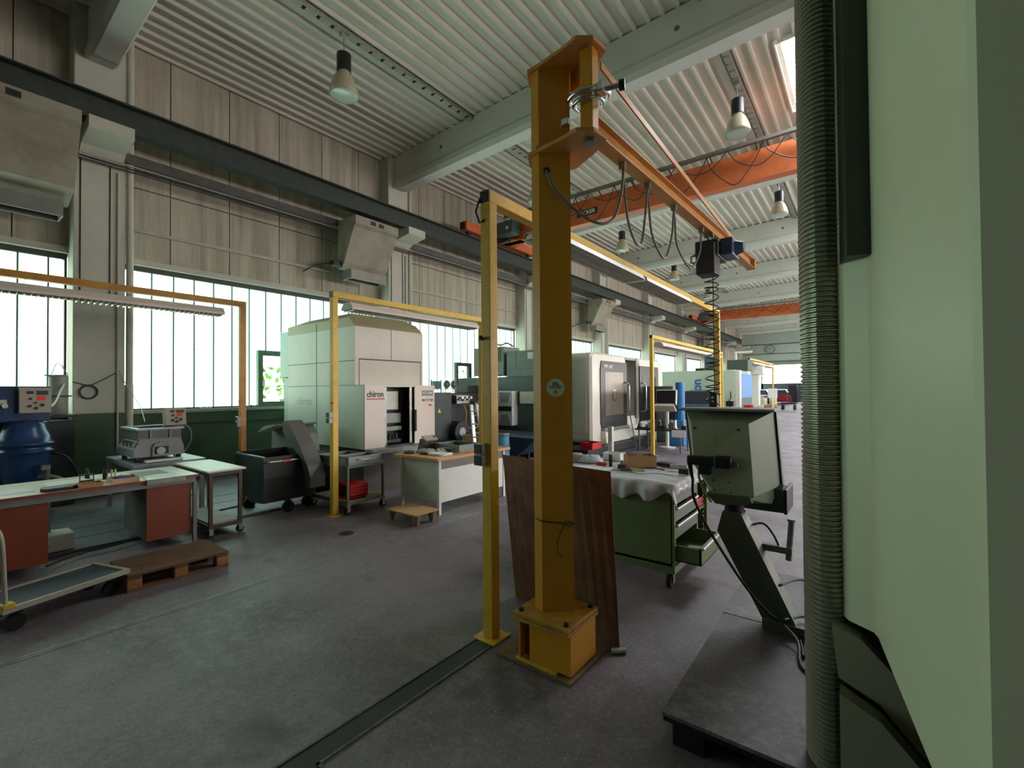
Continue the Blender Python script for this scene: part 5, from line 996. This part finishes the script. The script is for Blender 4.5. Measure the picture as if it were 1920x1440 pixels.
# ------------------------------------------------------------------ overhead crane bridges
def crane(Yc, label, lit):
    T = thing('overhead_crane', label, 'crane', (-3, Yc, 6.3), group='orange overhead crane bridges')
    x0, x1 = -9.1, 9.6
    MB().box(x0, x1, Yc-0.008, Yc+0.008, 6.33, 6.93).box(x0, x1, Yc-0.13, Yc+0.13, 6.30, 6.33).box(x0, x1, Yc-0.13, Yc+0.13, 6.93, 6.96).box(x0, x1, Yc-0.13, Yc-0.12, 6.33, 6.93).build('bridge_girder', orange, T)
    MB().box(RX-0.14, RX+0.14, Yc-1.75, Yc+1.75, 6.36, 6.62, 0.01).build('end_carriage', orange, T)
    MB().box(RX-0.08, RX+0.08, Yc-1.78, Yc-1.75, 6.40, 6.58).build('buffer', black, T)
    for yy in (Yc-1.5, Yc+1.5): MB().cyl((RX-0.05, yy, 6.38), (RX+0.05, yy, 6.38), 0.10, n=20).build('wheel', dark, T)
    MB().box(RX+0.2, RX+0.95, Yc-0.62, Yc-0.25, 6.40, 6.80, 0.02).build('trolley_motor_box', tg, T); MB().cyl((RX+0.75, Yc-0.625, 6.58), (RX+0.75, Yc-0.615, 6.58), 0.05).build('badge', white, T)
    MB().prism([(RX+0.14, Yc-0.5), (RX+0.9, Yc-0.13), (RX+0.9, Yc+0.13), (RX+0.14, Yc+0.5)], 6.30, 6.34).build('bracing_plate', orange, T)
    MB().cyl((RX+0.35, Yc-0.5, 6.22), (RX+0.75, Yc-0.5, 6.24), 0.07).build('drive_motor', black, T)
    MB().box(x0+0.3, x1, Yc-0.38, Yc-0.32, 7.00, 7.04).box(x0+0.3, x1, Yc-0.46, Yc-0.42, 6.98, 7.05).build('festoon_rail', M('festoon_steel', (120, 118, 112), 0.5, 0.4), T)
    for i in range(13): MB().bar((x0+0.6+0.95*i, Yc-0.13, 6.95), (x0+0.6+0.95*i, Yc-0.36, 7.02), 0.03, 0.02, (1, 0, 0)).build('rail_bracket', dark, T)
    for i in range(9):
        a = (x0+0.5+1.15*i, Yc-0.40, 6.98); c = (a[0]+1.15, a[1], a[2]); dp = 0.52+0.12*(i % 3)
        MB().tube(smooth([a, (a[0]+0.12, a[1], a[2]-dp*0.45), (a[0]+0.5, a[1]-0.02, a[2]-dp), (a[0]+0.72, a[1]-0.02, a[2]-dp*0.96), (c[0]-0.13, a[1], a[2]-dp*0.4), c], 5), 0.012, 6).build('festoon_cable', black, T)
    for i in range(8):
        a = (x0+0.95+1.15*i, Yc-0.44, 6.97); c = (a[0]+1.15, a[1], a[2]); dp = 0.36+0.14*(i % 2)
        MB().tube(smooth([a, (a[0]+0.2, a[1], a[2]-dp*0.6), (a[0]+0.55, a[1]-0.02, a[2]-dp), (a[0]+0.85, a[1]-0.02, a[2]-dp*0.8), c], 5), 0.010, 6).build('festoon_cable', black, T)
    return T
C1 = crane(11.5, 'bright orange overhead crane bridge with dark festoon cables behind the jib arm', True)
tp = MB().box(-6.42, -5.78, 11.366, 11.369, 6.50, 6.68).build('name_plate', black, C1)
text('lettering', 'OCKER', 0.15, white, tp, (-6.09, 11.364, 6.59), R_Y, 0.001, True)
crane(33.4, 'darker orange overhead crane bridge far back in the hall', False)

# ------------------------------------------------------------------ lamp rails and high bay lamps
gl = M('acrylic_reflector', (182, 172, 146), 0.25, 0.0, var=0.1, scale=4); gl2 = M('prismatic_glass', (176, 186, 178), 0.2, var=0.05)
for i, x in enumerate((-7.0, -2.0)):
    b = MB(); z = zr(x)-0.02
    b.box(x-0.06, x-0.055, YB+1, 48, z-0.05, z+0.02).box(x+0.055, x+0.06, YB+1, 48, z-0.05, z+0.02)
    for k in range(220): b.box(x-0.055, x+0.055, YB+1+0.25*k, YB+1.19+0.25*k, z-0.052, z-0.046)
    solo(b, 'cable_rail', M('zinc_rail', (160, 160, 150), 0.5, 0.3, var=0.2, scale=20), ['perforated cable rail under the roof nearest the window wall', 'perforated cable rail under the roof nearest the roof lights'][i], 'cable rail', 'perforated cable rails under the roof')
def bay_lamp(label, x, y_):
    z = zr(x)-1.13
    T = thing('high_bay_lamp', label, 'lamp', (x, y_, z), group='bell shaped high bay lamps', local=True)
    MB().cyl((0, 0, 0.40), (0, 0, 0.70), 0.118, n=20).build('ballast', black, T)
    MB().cyl((0, 0, 0.68), (0, 0, 1.06), 0.012, n=8).box(-0.04, 0.04, -0.06, 0.06, 0.98, 1.07).build('hanger', alum, T)
    b = MB(); b.lathe([(0.10, 0.42), (0.105, 0.38), (0.16, 0.30), (0.205, 0.18), (0.235, 0.06), (0.245, 0.0), (0.238, 0.0), (0.228, 0.06), (0.198, 0.18), (0.152, 0.295), (0.09, 0.375)], n=28); b.build('reflector', gl, T)
    MB().lathe([(0.238, 0.004), (0.20, -0.012), (0.10, -0.02), (0.0, -0.022)], n=28).build('glass_cover', gl2, T)
    return T
L0 = bay_lamp('dark topped bell lamp hanging nearest, upper left of the thick column', -7.0, 4.43)
for lb, x, y_ in (('bell lamp half hidden between the tall yellow frame and thick column top', -7.0, 10.2), ('bell lamp hanging behind the grey cable loops under the jib arm', -7.0, 15.7), ('small bell lamp above the far beam left of the chain hoist', -7.0, 21.4), ('tiny bell lamp at the far end of the window side lamp row', -7.0, 27.1),
                  ('bell lamp hanging just left of the roof light', -2.0, 10.15), ('bright bell lamp below the orange crane next to the ribbed cover', -2.0, 15.7), ('small bell lamp at the far end of the roof light side lamp row', -2.0, 27.4)):
    copy_tree(L0, (x, y_, zr(x)-1.13), lb)

# ------------------------------------------------------------------ warm air heaters on the wall
hm = M('heater_sheet', (150, 146, 130), 0.5, var=0.10, scale=1.5, col2=(110, 100, 84), cov=0.36)
def heater(label, y0_, y1_, dx=0.0):
    T = thing('wall_heater', label, 'air heater', (-9.7, (y0_+y1_)/2, 4.4), group='sheet metal air heaters on the window wall')
    P = [(-9.66, 5.60), (-8.95+dx, 5.60), (-8.95+dx, 5.42), (-9.02+dx, 5.36), (-9.40+dx, 4.62), (-9.50, 4.48), (-9.66, 4.50)]
    MB().prism(P, y0_, y1_, 'y').build('hood', hm, T)
    o = MB().frame(-9.66, -9.32, y0_+0.12, y1_-0.08, 4.26, 4.48, 0.02, 'z').build('outlet_frame', M('outlet_sheet', (128, 128, 120), 0.45, 0.3), T)
    for k in range(4): MB().bar((-9.62+0.09*k, y0_+0.14, 4.33), (-9.62+0.09*k, y1_-0.10, 4.33), 0.06, 0.004).build('louvre', dark, o)
    MB().box(-9.66, -9.5, y0_-0.22, y0_+0.01, 4.52, 4.64, 0.02).tube(smooth([(-9.6, y0_-0.2, 4.58), (-9.8, y0_-0.45, 4.52), (-10.1, y0_-0.6, 4.4)]), 0.015).build('valve', dark, T)
    for k in range(2): MB().box(-8.95+dx, -8.948+dx, (y0_+y1_)/2-0.2+0.22*k, (y0_+y1_)/2-0.06+0.22*k, 5.47, 5.56).build('vent_slot', dark, T)
    return T
heater('large air heater hood at the upper left edge of the view', -0.1, 1.38, 0.35); heater('air heater hood on the wall left of the second pillar', 5.95, 7.12); heater('small air heater hood behind the thick column by the fourth pillar', 18.0, 19.2); heater('tiny air heater hood far back near the second crane', 36.0, 37.2)

# ------------------------------------------------------------------ wall side equipment: blue tub finishing machine
bt = M('tub_blue', (34, 70, 120), 0.28, 0.1, var=0.25, scale=5, col2=(24, 40, 70), cov=0.45)
T = thing('tub_finisher', 'dark blue vibratory finishing machine with a round tub at the left window', 'machine', (-8.95, 0.92, 0))
MB().lathe([(0.16, 0.42), (0.20, 0.50), (0.225, 0.66), (0.255, 0.80), (0.262, 0.88), (0.285, 0.885), (0.285, 0.91), (0.262, 0.915), (0.262, 0.97), (0.29, 0.975), (0.29, 1.01), (0.265, 1.015), (0.25, 1.10), (0.21, 1.19), (0.20, 1.26), (0.14, 1.30)], (-8.90, 0.88), 40).build('tub', bt, T)
MB().lathe([(0.24, 0.34), (0.26, 0.38), (0.24, 0.42), (0.16, 0.44)], (-8.90, 0.88), 30).build('spring_ring', lgrey, T)
MB().cyl((-8.90, 0.88, 0.03), (-8.90, 0.88, 0.36), 0.17, 0.20, 24).build('pedestal', grey, T)
MB().box(-9.35, -8.92, 0.30, 1.13, 1.28, 1.76, 0.01).box(-9.35, -9.25, 0.35, 1.10, 0.0, 1.3).build('cabinet', bt, T)
MB().box(-8.92, -8.90, 0.20, 0.72, 1.50, 1.58, 0.01).cyl((-8.9, 0.62, 1.56), (-8.84, 0.62, 1.56), 0.035).cyl((-8.9, 0.70, 1.50), (-8.85, 0.70, 1.50), 0.03).build('valve_group', alum, T)
def control_box(T, x, y0_, y1_, z0, z1, tilt=0.0):
    m = Matrix.Translation((x, (y0_+y1_)/2, (z0+z1)/2)) @ Matrix.Rotation(tilt, 4, 'Y'); h = (z1-z0)/2; w2 = (y1_-y0_)/2
    o = MB(m).box(-0.14, 0.0, -w2, w2, -h, h, 0.006).build('control_box', M('control_grey', (176, 166, 154), 0.5, var=0.05), T)
    MB(m).box(0, 0.004, -w2*0.55, -w2*0.12, h*0.50, h*0.72).build('display', black, o)
    MB(m).box(0, 0.004, w2*0.05, w2*0.80, h*0.42, h*0.74).build('display', dg, o)
    MB(m).box(0, 0.003, w2*0.08, w2*0.62, 0.0, h*0.34).build('price_tag', tagm, o)
    for (a, c, r) in ((-0.3, 0.12, .014), (-0.35, -0.45, .018), (0.05, -0.62, .018), (0.45, -0.38, .018), (0.0, -0.2, .012)):
        MB(m).cyl((0, w2*a, h*c), (0.022, w2*a, h*c), r).build('knob', dark, o)
    return o
control_box(T, -8.80, 0.82, 1.12, 1.40, 1.74)
MB().tube(smooth([(-8.75, 0.98, 0.55), (-8.6, 1.10, 0.56), (-8.55, 1.22, 0.48), (-8.6, 1.15, 0.38), (-8.7, 0.95, 0.34), (-8.8, 0.7, 0.32)]), 0.022, 10).build('ribbed_hose', lgrey, T)
MB().cyl((-8.55, 1.06, 0.0), (-8.55, 1.06, 0.72), 0.022).box(-8.6, -8.5, 1.0, 1.08, 0.66, 0.72).build('stand_pipe', grey, T)
MB().tube(smooth([(-8.9, 1.05, 0.85), (-8.8, 1.25, 0.80), (-8.8, 1.36, 0.6), (-8.9, 1.42, 0.3)]), 0.014).build('hose', black, T)
MB().tube(smooth([(-8.95, 1.14, 1.48), (-9.2, 1.22, 1.55), (-9.45, 1.32, 1.75), (-9.6, 1.37, 1.85)]), 0.012).build('white_hose', white, T)
T = thing('water_canister', 'tall grey canister fixed beside the first pillar above the blue machine', 'canister', (-9.62, 1.30, 1.33))
MB().lathe([(0.10, 1.34), (0.11, 1.36), (0.11, 1.90), (0.10, 1.94)], (-9.62, 1.30), 24).build('cylinder', M('canister_grey', (150, 152, 140), 0.5, var=0.12), T)
MB().box(-9.62, -9.50, 1.17, 1.43, 1.61, 1.63).box(-9.66, -9.50, 1.14, 1.20, 1.92, 1.935).build('strap', dark, T)
MB().box(-9.85, -9.48, 1.18, 1.48, 1.30, 1.335).build('bracket', dark, T)
MB().tube(smooth([(-9.6, 1.22, 1.94), (-9.65, 1.30, 2.12), (-9.6, 1.40, 1.94)]), 0.006, 6).build('handle_wire', lgrey, T)
b = MB(); b.tube([(-9.77, 1.665+0.105*math.cos(a), 1.68+0.105*math.sin(a)) for a in [2*PI*i/28 for i in range(29)]], 0.013, 8)
b.tube(smooth([(-9.78, 1.48, 1.84), (-9.775, 1.60, 1.80), (-9.77, 1.68, 1.785), (-9.775, 1.80, 1.85), (-9.78, 1.96, 1.96), (-9.78, 2.05, 2.02)]), 0.007, 6)
solo(b, 'hose_ring', dark, 'black hose ring hanging on the first pillar', 'hose')
b = MB(); b.tube(smooth([(-9.78, 2.04, 2.02), (-9.7, 2.14, 1.75), (-9.3, 2.2, 1.45), (-8.6, 2.1, 1.22)]), 0.006, 6)
solo(b, 'thin_cable', lgrey, 'thin grey cable running from the first pillar down to the grey vibratory tub', 'cable')
# dark cupboard below the canister
solo(MB().box(-9.85, -9.45, 1.12, 1.46, 0.0, 1.25, 0.01), 'dark_cupboard', gb, 'dark narrow cupboard in the corner between blue machine and first pillar', 'cupboard')
solo(MB().box(-10.12, -9.98, 2.16, 2.28, 1.36, 1.80, 0.01), 'wall_tube', M('taupe_tube', (128, 118, 108), 0.5), 'upright taupe tube on the sill right of the first pillar', 'tube')
# grey vibratory tub on its table
gv = M('vibrator_grey', (134, 138, 142), 0.45, var=0.10, scale=4)
T = thing('steel_stand_table', 'grey steel table carrying the rectangular vibratory tub', 'table', (-8.1, 2.1, 0))
MB().box(-8.82, -7.45, 1.69, 2.52, 0.67, 0.73, 0.004).build('top', M('table_steel_blue', (142, 152, 160), 0.4, 0.2, var=0.1), T)
for (x, y_) in ((-8.78, 1.73), (-7.49, 1.73), (-8.78, 2.48), (-7.49, 2.48)): MB().box(x-0.025, x+0.025, y_-0.025, y_+0.025, 0, 0.67).build('leg', lgrey, T)
MB().box(-8.3, -7.45, 1.9, 2.4, 0.22, 0.26).build('lower_tray', lgrey, T)
T = thing('rectangular_tub', 'grey rectangular vibratory tub with an open top on the grey steel table', 'machine', (-8.0, 2.0, 0.735))
b = MB(); X0_, X1_, Y0_, Y1_ = -8.42, -7.66, 1.80, 2.28
b.loft([[(X0_-0.02, Y0_-0.06, 0.80), (X1_+0.02, Y0_-0.06, 0.80), (X1_+0.02, Y1_+0.03, 0.80), (X0_-0.02, Y1_+0.03, 0.80)], [(X0_-0.02, Y0_-0.05, 0.90), (X1_+0.02, Y0_-0.05, 0.90), (X1_+0.02, Y1_+0.03, 0.90), (X0_-0.02, Y1_+0.03, 0.90)], [(X0_+0.04, Y0_+0.02, 1.02), (X1_, Y0_+0.02, 1.02), (X1_, Y1_, 1.02), (X0_+0.04, Y1_, 1.02)]])
b.build('lower_shell', gv, T)
o = MB().frame(X0_, X1_, Y0_, Y1_, 1.02, 1.16, 0.03, 'z').box(X0_+0.03, X1_-0.03, Y0_+0.03, Y1_-0.03, 1.021, 1.03).build('tub_walls', M('tub_dark_grey', (98, 104, 108), 0.5), T)
MB().frame(X0_-0.03, X1_+0.03, Y0_-0.03, Y1_+0.03, 1.155, 1.18, 0.06, 'z').build('rim', M('rim_light', (176, 186, 190), 0.4), T)
MB().box(X1_, X1_+0.012, Y0_, Y1_, 1.02, 1.04).box(X1_, X1_+0.02, Y0_+0.12, Y0_+0.14, 1.04, 1.15).box(X1_, X1_+0.02, Y1_-0.14, Y1_-0.12, 1.04, 1.15).build('ribs', gv, o)
for k in range(4): MB().prism([(X0_+0.16+0.17*k, 0.93), (X0_+0.20+0.17*k, 1.0), (X0_+0.24+0.17*k, 0.93)], Y0_-0.05, Y0_+0.02, 'y').build('gusset', lgrey, T)
MB().prism([(1.94, 0.80), (1.94, 0.92), (1.97, 0.97), (2.03, 0.99), (2.10, 0.97), (2.14, 0.92), (2.14, 0.80)], X1_-0.02, X1_+0.05, 'x').build('motor_shroud', gv, T)
MB().box(X1_+0.05, X1_+0.056, 1.965, 2.12, 0.83, 0.93).build('motor_opening', M('opening_dark', (36, 36, 36), 0.6), T)
MB().cyl((X1_+0.056, 2.03, 0.875), (X1_+0.08, 2.03, 0.875), 0.05, n=20).build('motor', lgrey, T)
for (x, y_) in ((X0_+0.1, Y0_), (X1_-0.1, Y0_), (X0_+0.1, Y1_), (X1_-0.1, Y1_)): MB().cyl((x, y_, 0.735), (x, y_, 0.80), 0.03, n=14).build('spring', dark, T)
MB().box(-7.60, -7.50, 1.84, 2.26, 0.735, 0.765, 0.006).build('drain_tray', white, T)
T = thing('control_stand', 'tilted grey control box with an orange tag on a post behind the rectangular tub', 'control box', (-8.1, 2.42, 0))
control_box(T, -7.92, 2.17, 2.42, 1.19, 1.44, -0.18)
MB().box(-8.05, -7.99, 2.30, 2.36, 0.735, 1.22).build('post', grey, T); MB().tube(smooth([(-8.0, 2.40, 1.2), (-7.95, 2.48, 1.12), (-7.98, 2.50, 0.95), (-8.0, 2.42, 0.78)]), 0.006, 6).build('hose', lgrey, T)
T = thing('wire_basket', 'small wire basket standing on the window sill', 'basket', (-10.1, 3.40, WB))
b = MB()
for k in range(4): b.box(-10.16, -10.05, 3.32+0.055*k, 3.324+0.055*k, WB, WB+0.11).box(-10.052, -10.048, 3.32, 3.49, WB+0.035*k, WB+0.039+0.035*k-0.035)
b.build('wires', alum, T)
b = MB(); b.lathe([(0.03, WB), (0.035, WB+0.04), (0.0, WB+0.05)], (-10.08, 4.22), 12); solo(b, 'small_pot', M('brown_pot', (130, 110, 86), 0.6), 'small brown pot on the window sill left of the casement', 'pot')
# wall side hoses and board right of the ochre gantry post
b = MB(); b.tube(smooth([(-10.15, 4.9, 1.2), (-10.1, 4.95, 0.9), (-10.12, 5.1, 0.7), (-10.1, 5.0, 0.4)]), 0.012).tube([(-10.15, 3.0, 1.08), (-10.15, 5.2, 1.08)], 0.015).tube([(-10.15, 5.2, 1.08), (-10.12, 5.25, 0.3)], 0.012)
solo(b, 'wall_pipes', gm, 'dark green pipes and hoses along the low wall under the casement window', 'pipes')

# ------------------------------------------------------------------ long desk on the left with its things
rb = M('red_brown_laminate', (132, 62, 38), 0.5, var=0.06, scale=3); dt = M('desk_top_laminate', (206, 200, 182), 0.42, var=0.06, scale=3)
T = thing('workshop_desk', 'long laminate desk with two red-brown pedestals at the left edge of the view', 'desk', (-6.4, 0.9, 0))
MB().box(-6.86, -5.93, -0.9, 1.93, 0.725, 0.745).build('top', dt, T); MB().box(-5.934, -5.918, -0.9, 1.935, 0.722, 0.747).box(-6.86, -5.93, 1.93, 1.938, 0.722, 0.747).build('edge_strip', rb, T)
MB().box(-5.97, -5.945, -0.85, 1.91, 0.66, 0.722).build('front_rail', grey, T); MB().box(-6.84, -6.81, -0.85, 1.91, 0.66, 0.722).build('rear_rail', grey, T)
for (x, y_) in ((-5.965, 1.905), (-6.82, 1.905), (-6.82, 0.85), (-5.965, -0.8), (-6.82, -0.8)): MB().box(x-0.018, x+0.018, y_-0.018, y_+0.018, 0.0, 0.66).build('leg', grey, T)
for i, (a, c) in enumerate(((0.33, 0.745), (1.475, 1.875))):
    o = MB().box(-6.82, -5.99, a, c, 0.10, 0.66, 0.003).build('pedestal', M('pedestal_side', (84, 74, 66), 0.55), T); MB().box(-5.99, -5.975, a, c, 0.10, 0.66).build('pedestal_front', rb, o)
solo(MB().box(-6.9, -6.6, 0.80, 1.02, 0.17, 0.34, 0.01), 'cream_bin', M('cream_bin', (206, 206, 190), 0.5), 'cream bin standing under the desk beside the left pedestal', 'bin').location.z = 0.032
def sheet(x, y_, a, b_, r, label, n=1, m=paper, z=0.746):
    return solo(MB(Matrix.Translation((x, y_, z)) @ Matrix.Rotation(r, 4, 'Z')).box(-a, a, -b_, b_, 0, 0.003*n), 'paper_sheet', m, label, 'paper')
sheet(-6.30, 0.55, 0.15, 0.11, 0.1, 'drawing sheet with two sketches at the left end of the desk')
sheet(-6.50, 0.95, 0.16, 0.16, 0.0, 'pale paper behind the black tray on the desk'); sheet(-6.60, 1.30, 0.15, 0.16, 0.02, 'long pale paper at the back middle of the desk'); sheet(-6.12, 1.62, 0.13, 0.10, 0.3, 'white paper near the right end of the desk', 2)
sheet(-6.28, 1.16, 0.06, 0.10, 0.1, 'cream note sheet between the wooden trays')
solo(MB().prism([(-6.16, 0.72), (-6.05, 0.70), (-5.98, 0.74), (-5.98, 0.90), (-6.05, 0.95), (-6.16, 0.93)], 0.746, 0.775), 'black_tray', M('dark_plum', (46, 34, 42), 0.5), 'dark plum tray near the front edge of the desk', 'tray')
solo(MB().openbox(-6.10, -5.97, 0.95, 1.13, 0.746, 0.785, 0.006), 'wooden_tray', wood, 'small wooden tray in the middle of the desk front', 'tray')
solo(MB().openbox(-6.22, -5.99, 1.20, 1.42, 0.746, 0.79, 0.006), 'wooden_tray', M('pale_wood', (196, 164, 136), 0.6), 'pale wooden tray with blue parts on the desk', 'tray')
pb = M('purple_blue', (64, 66, 160), 0.4)
for k in range(6): solo(MB().cyl((-6.18+0.03*k, 1.26+0.02*(k % 3), 0.775), (-6.155+0.03*k, 1.31+0.02*(k % 3), 0.795), 0.013, n=10), 'blue_part', pb, 'one of the small blue parts in the pale wooden tray', 'part', 'blue parts in the pale wooden tray')
solo(MB().box(-6.35, -6.29, 1.01, 1.12, 0.746, 0.764).frame(-6.33, -6.31, 1.01, 1.12, 0.764, 0.83, 0.006, 'x'), 'spectacle_frame_stand', black, 'small black rectangular stand behind the wooden tray', 'stand')
for k, (y_, x) in enumerate(((1.12, -6.62), (1.22, -6.38))): solo(MB().lathe([(0.02, 0.746), (0.022, 0.80), (0.01, 0.83), (0.012, 0.85), (0.0, 0.855)], (x, y_), 12), 'dark_bottle', black, ['black bottle at the back of the desk', 'slim black bottle right of the black stand'][k], 'bottle')
for k in range(2): solo(MB().cyl((-6.30, 1.255+0.03*k, 0.746), (-6.30, 1.258+0.03*k, 0.85), 0.009), 'upright_pen', M('pale_yellow_pen', (196, 200, 140), 0.5), ['left', 'right'][k]+' pale upright pen beside the slim black bottle', 'pen')
b = MB(); b._add([(-6.25, 1.50, 0.750), (-5.91, 1.46, 0.752), (-5.89, 1.46, 0.70), (-6.25, 1.78, 0.750), (-5.91, 1.80, 0.752), (-5.89, 1.80, 0.70)], [(0, 1, 4, 3), (1, 2, 5, 4)])
o = solo(b, 'metal_sheet', steel, 'thin metal sheet bent over the front edge of the desk', 'metal sheet'); sd = o.modifiers.new('s', 'SOLIDIFY'); sd.thickness = 0.003
solo(MB().box(-6.60, -6.25, 1.47, 1.75, 0.746, 0.752), 'glass_plate', M('glass_plate_green', (190, 214, 204), 0.15), 'pale greenish plate lying on the right half of the desk', 'plate')
T = thing('table_trolley', 'brown steel trolley table with pale top and lower shelf right of the desk', 'trolley', (-6.4, 2.2, 0))
MB().box(-6.95, -5.86, 2.00, 2.40, 0.745, 0.765, 0.003).build('top', M('trolley_top', (206, 214, 200), 0.45), T)
bs = M('brown_steel', (82, 66, 58), 0.5, 0.2, var=0.2, scale=8)
for (x, y_) in ((-6.88, 2.05), (-5.93, 2.05), (-6.88, 2.36), (-5.93, 2.36)): MB().box(x-0.018, x+0.018, y_-0.018, y_+0.018, 0.10, 0.745).build('leg', bs, T); caster(T, x, y_, r=0.04, h=0.10)
MB().frame(-6.90, -5.91, 2.03, 2.38, 0.10, 0.14, 0.03, 'z').build('lower_frame', bs, T); MB().frame(-6.90, -5.91, 2.03, 2.38, 0.70, 0.745, 0.02, 'z').build('upper_frame', bs, T); MB().box(-6.88, -5.93, 2.05, 2.36, 0.14, 0.155).build('lower_shelf', M('worn_board', (150, 146, 138), 0.6, var=0.2), T)
# euro style pallet
T = thing('wooden_pallet', 'weathered wooden pallet lying on the floor in front of the desk', 'pallet', (-5.12, 1.45, 0))
for i in range(5): MB().box(-5.41+0.114*i, -5.41+0.105+0.114*i, 1.07, 1.83, 0.122, 0.144, 0.003).build('deck_board', oldwood, T)
for y_ in (1.07, 1.40, 1.73): MB().box(-5.41, -4.85, y_, y_+0.10, 0.100, 0.122).build('cross_board', oldwood, T)
for y_ in (1.07, 1.40, 1.73):
    for x in (-5.41, -5.18, -4.95): MB().box(x, x+0.10, y_, y_+0.10, 0.022, 0.100, 0.004).build('block', M('pallet_block', (176, 122, 76), 0.8, var=0.2, scale=9) if x > -5 else oldwood, T)
for x in (-5.41, -5.18, -4.95): MB().box(x, x+0.10, 1.07, 1.83, 0.0, 0.022).build('skid_board', oldwood, T)
# flat platform trolley
T = thing('platform_trolley', 'flat platform trolley with a pale push handle at the lower left edge', 'trolley', (-4.99, 0.66, 0), math.radians(18), local=True)
MB().box(-0.21, 0.21, -0.36, 0.36, 0.165, 0.180, 0.004).build('deck', M('deck_slate', (74, 86, 96), 0.6, var=0.1), T)
b = MB().frame(-0.235, 0.235, -0.385, 0.385, 0.155, 0.190, 0.03, 'z'); b.build('edge_bumper', M('bumper_cream', (190, 184, 170), 0.5), T)
for x in (-0.15, 0.15):
    for y_ in (-0.29, 0.29): o = MB().cyl((x-0.02, y_, 0.055), (x+0.02, y_, 0.055), 0.055, n=18).build('caster', rubber, T); MB().box(x-0.03, x+0.03, y_-0.03, y_+0.03, 0.12, 0.155).build('fork', dark, o)
MB().tube(smooth([(0.20, -0.36, 0.18), (0.20, -0.37, 0.45), (0.20, -0.38, 0.64), (0.15, -0.385, 0.72), (0.0, -0.39, 0.74), (-0.15, -0.385, 0.72), (-0.20, -0.38, 0.64), (-0.20, -0.37, 0.45), (-0.20, -0.36, 0.18)]), 0.014, 10).build('push_handle', M('bumper_cream', (190, 184, 170), 0.5), T)
MB().box(0.17, 0.24, -0.39, -0.32, 0.18, 0.22, 0.008).build('handle_socket', yellow, T)
# cable on the floor plates
solo(MB().tube(smooth([(-6.1, 0.75, 0.042), (-6.3, 1.0, 0.042), (-6.35, 1.3, 0.042), (-6.6, 1.9, 0.042), (-7.0, 2.4, 0.042), (-7.1, 2.9, 0.042)]), 0.010, 8), 'floor_cable', black, 'black cable snaking over the bluish planks under the desk', 'cable')
# planting outside the casements
gr_ = M('outdoor_green', (120, 170, 70), 0.9, var=0.3, scale=3)
solo(MB().box(-60, -10.6, -30, 80, -0.12, -0.02), 'lawn', gr_, 'green ground outside the windows', 'lawn', kind='stuff')
b = MB(); rn = random.Random(2)
for k in range(1400):
    y_ = rn.uniform(2, 26); x = -17+rn.gauss(0, 1.2); z = 2.6*rn.random()**1.2+0.5*math.sin(y_*1.7); s_ = 0.14
    if z < 0: z = -z
    a = Vector((rn.gauss(0, 1), rn.gauss(0, 1), rn.gauss(0, 1))).normalized(); c = a.orthogonal().normalized()
    b._add([Vector((x, y_, z))-a*s_, Vector((x, y_, z))-c*s_*0.6, Vector((x, y_, z))+a*s_, Vector((x, y_, z))+c*s_*0.6], [(0, 1, 2, 3)])
solo(b, 'hedge', M('hedge_green', (150, 190, 90), 0.8, var=0.3, scale=2), 'leafy hedge outside the casement windows', 'hedge', kind='stuff')

# metal chips and flakes strewn over the floor round the jib column
b = MB(); rn = random.Random(11)
for k in range(2600):
    if k % 3: x = rn.gauss(-1.2, 0.45); y_ = rn.gauss(1.75, 0.55)
    else: x = rn.uniform(-4.5, -0.3); y_ = rn.uniform(0.6, 5.5)
    z = 0.0015
    if -0.78 < x < 0.2 and 2.13 < y_ < 3.31: z = 0.1545
    elif x > -0.8 and y_ > 3.3: continue
    elif -1.87 < x < -1.31 and 2.2 < y_ < 2.75: z = 0.0195
    s_ = rn.uniform(0.0015, 0.006)*(0.7 if k % 3 else 1.0); a = rn.random()*PI; q = Vector((math.cos(a)*s_, math.sin(a)*s_, 0.0)); p = Vector((-math.sin(a)*s_*0.4, math.cos(a)*s_*0.4, s_*0.25)); c = Vector((x, y_, z))
    b._add([c-q, c-p*0.6, c+q, c+p], [(0, 1, 2, 3)])
o = solo(b, 'metal_chips', M('bright_chips', (226, 226, 232), 0.35, 0.2, var=0.05), 'bright metal chips scattered on the floor round the thick ochre column', 'metal chips', kind='stuff')
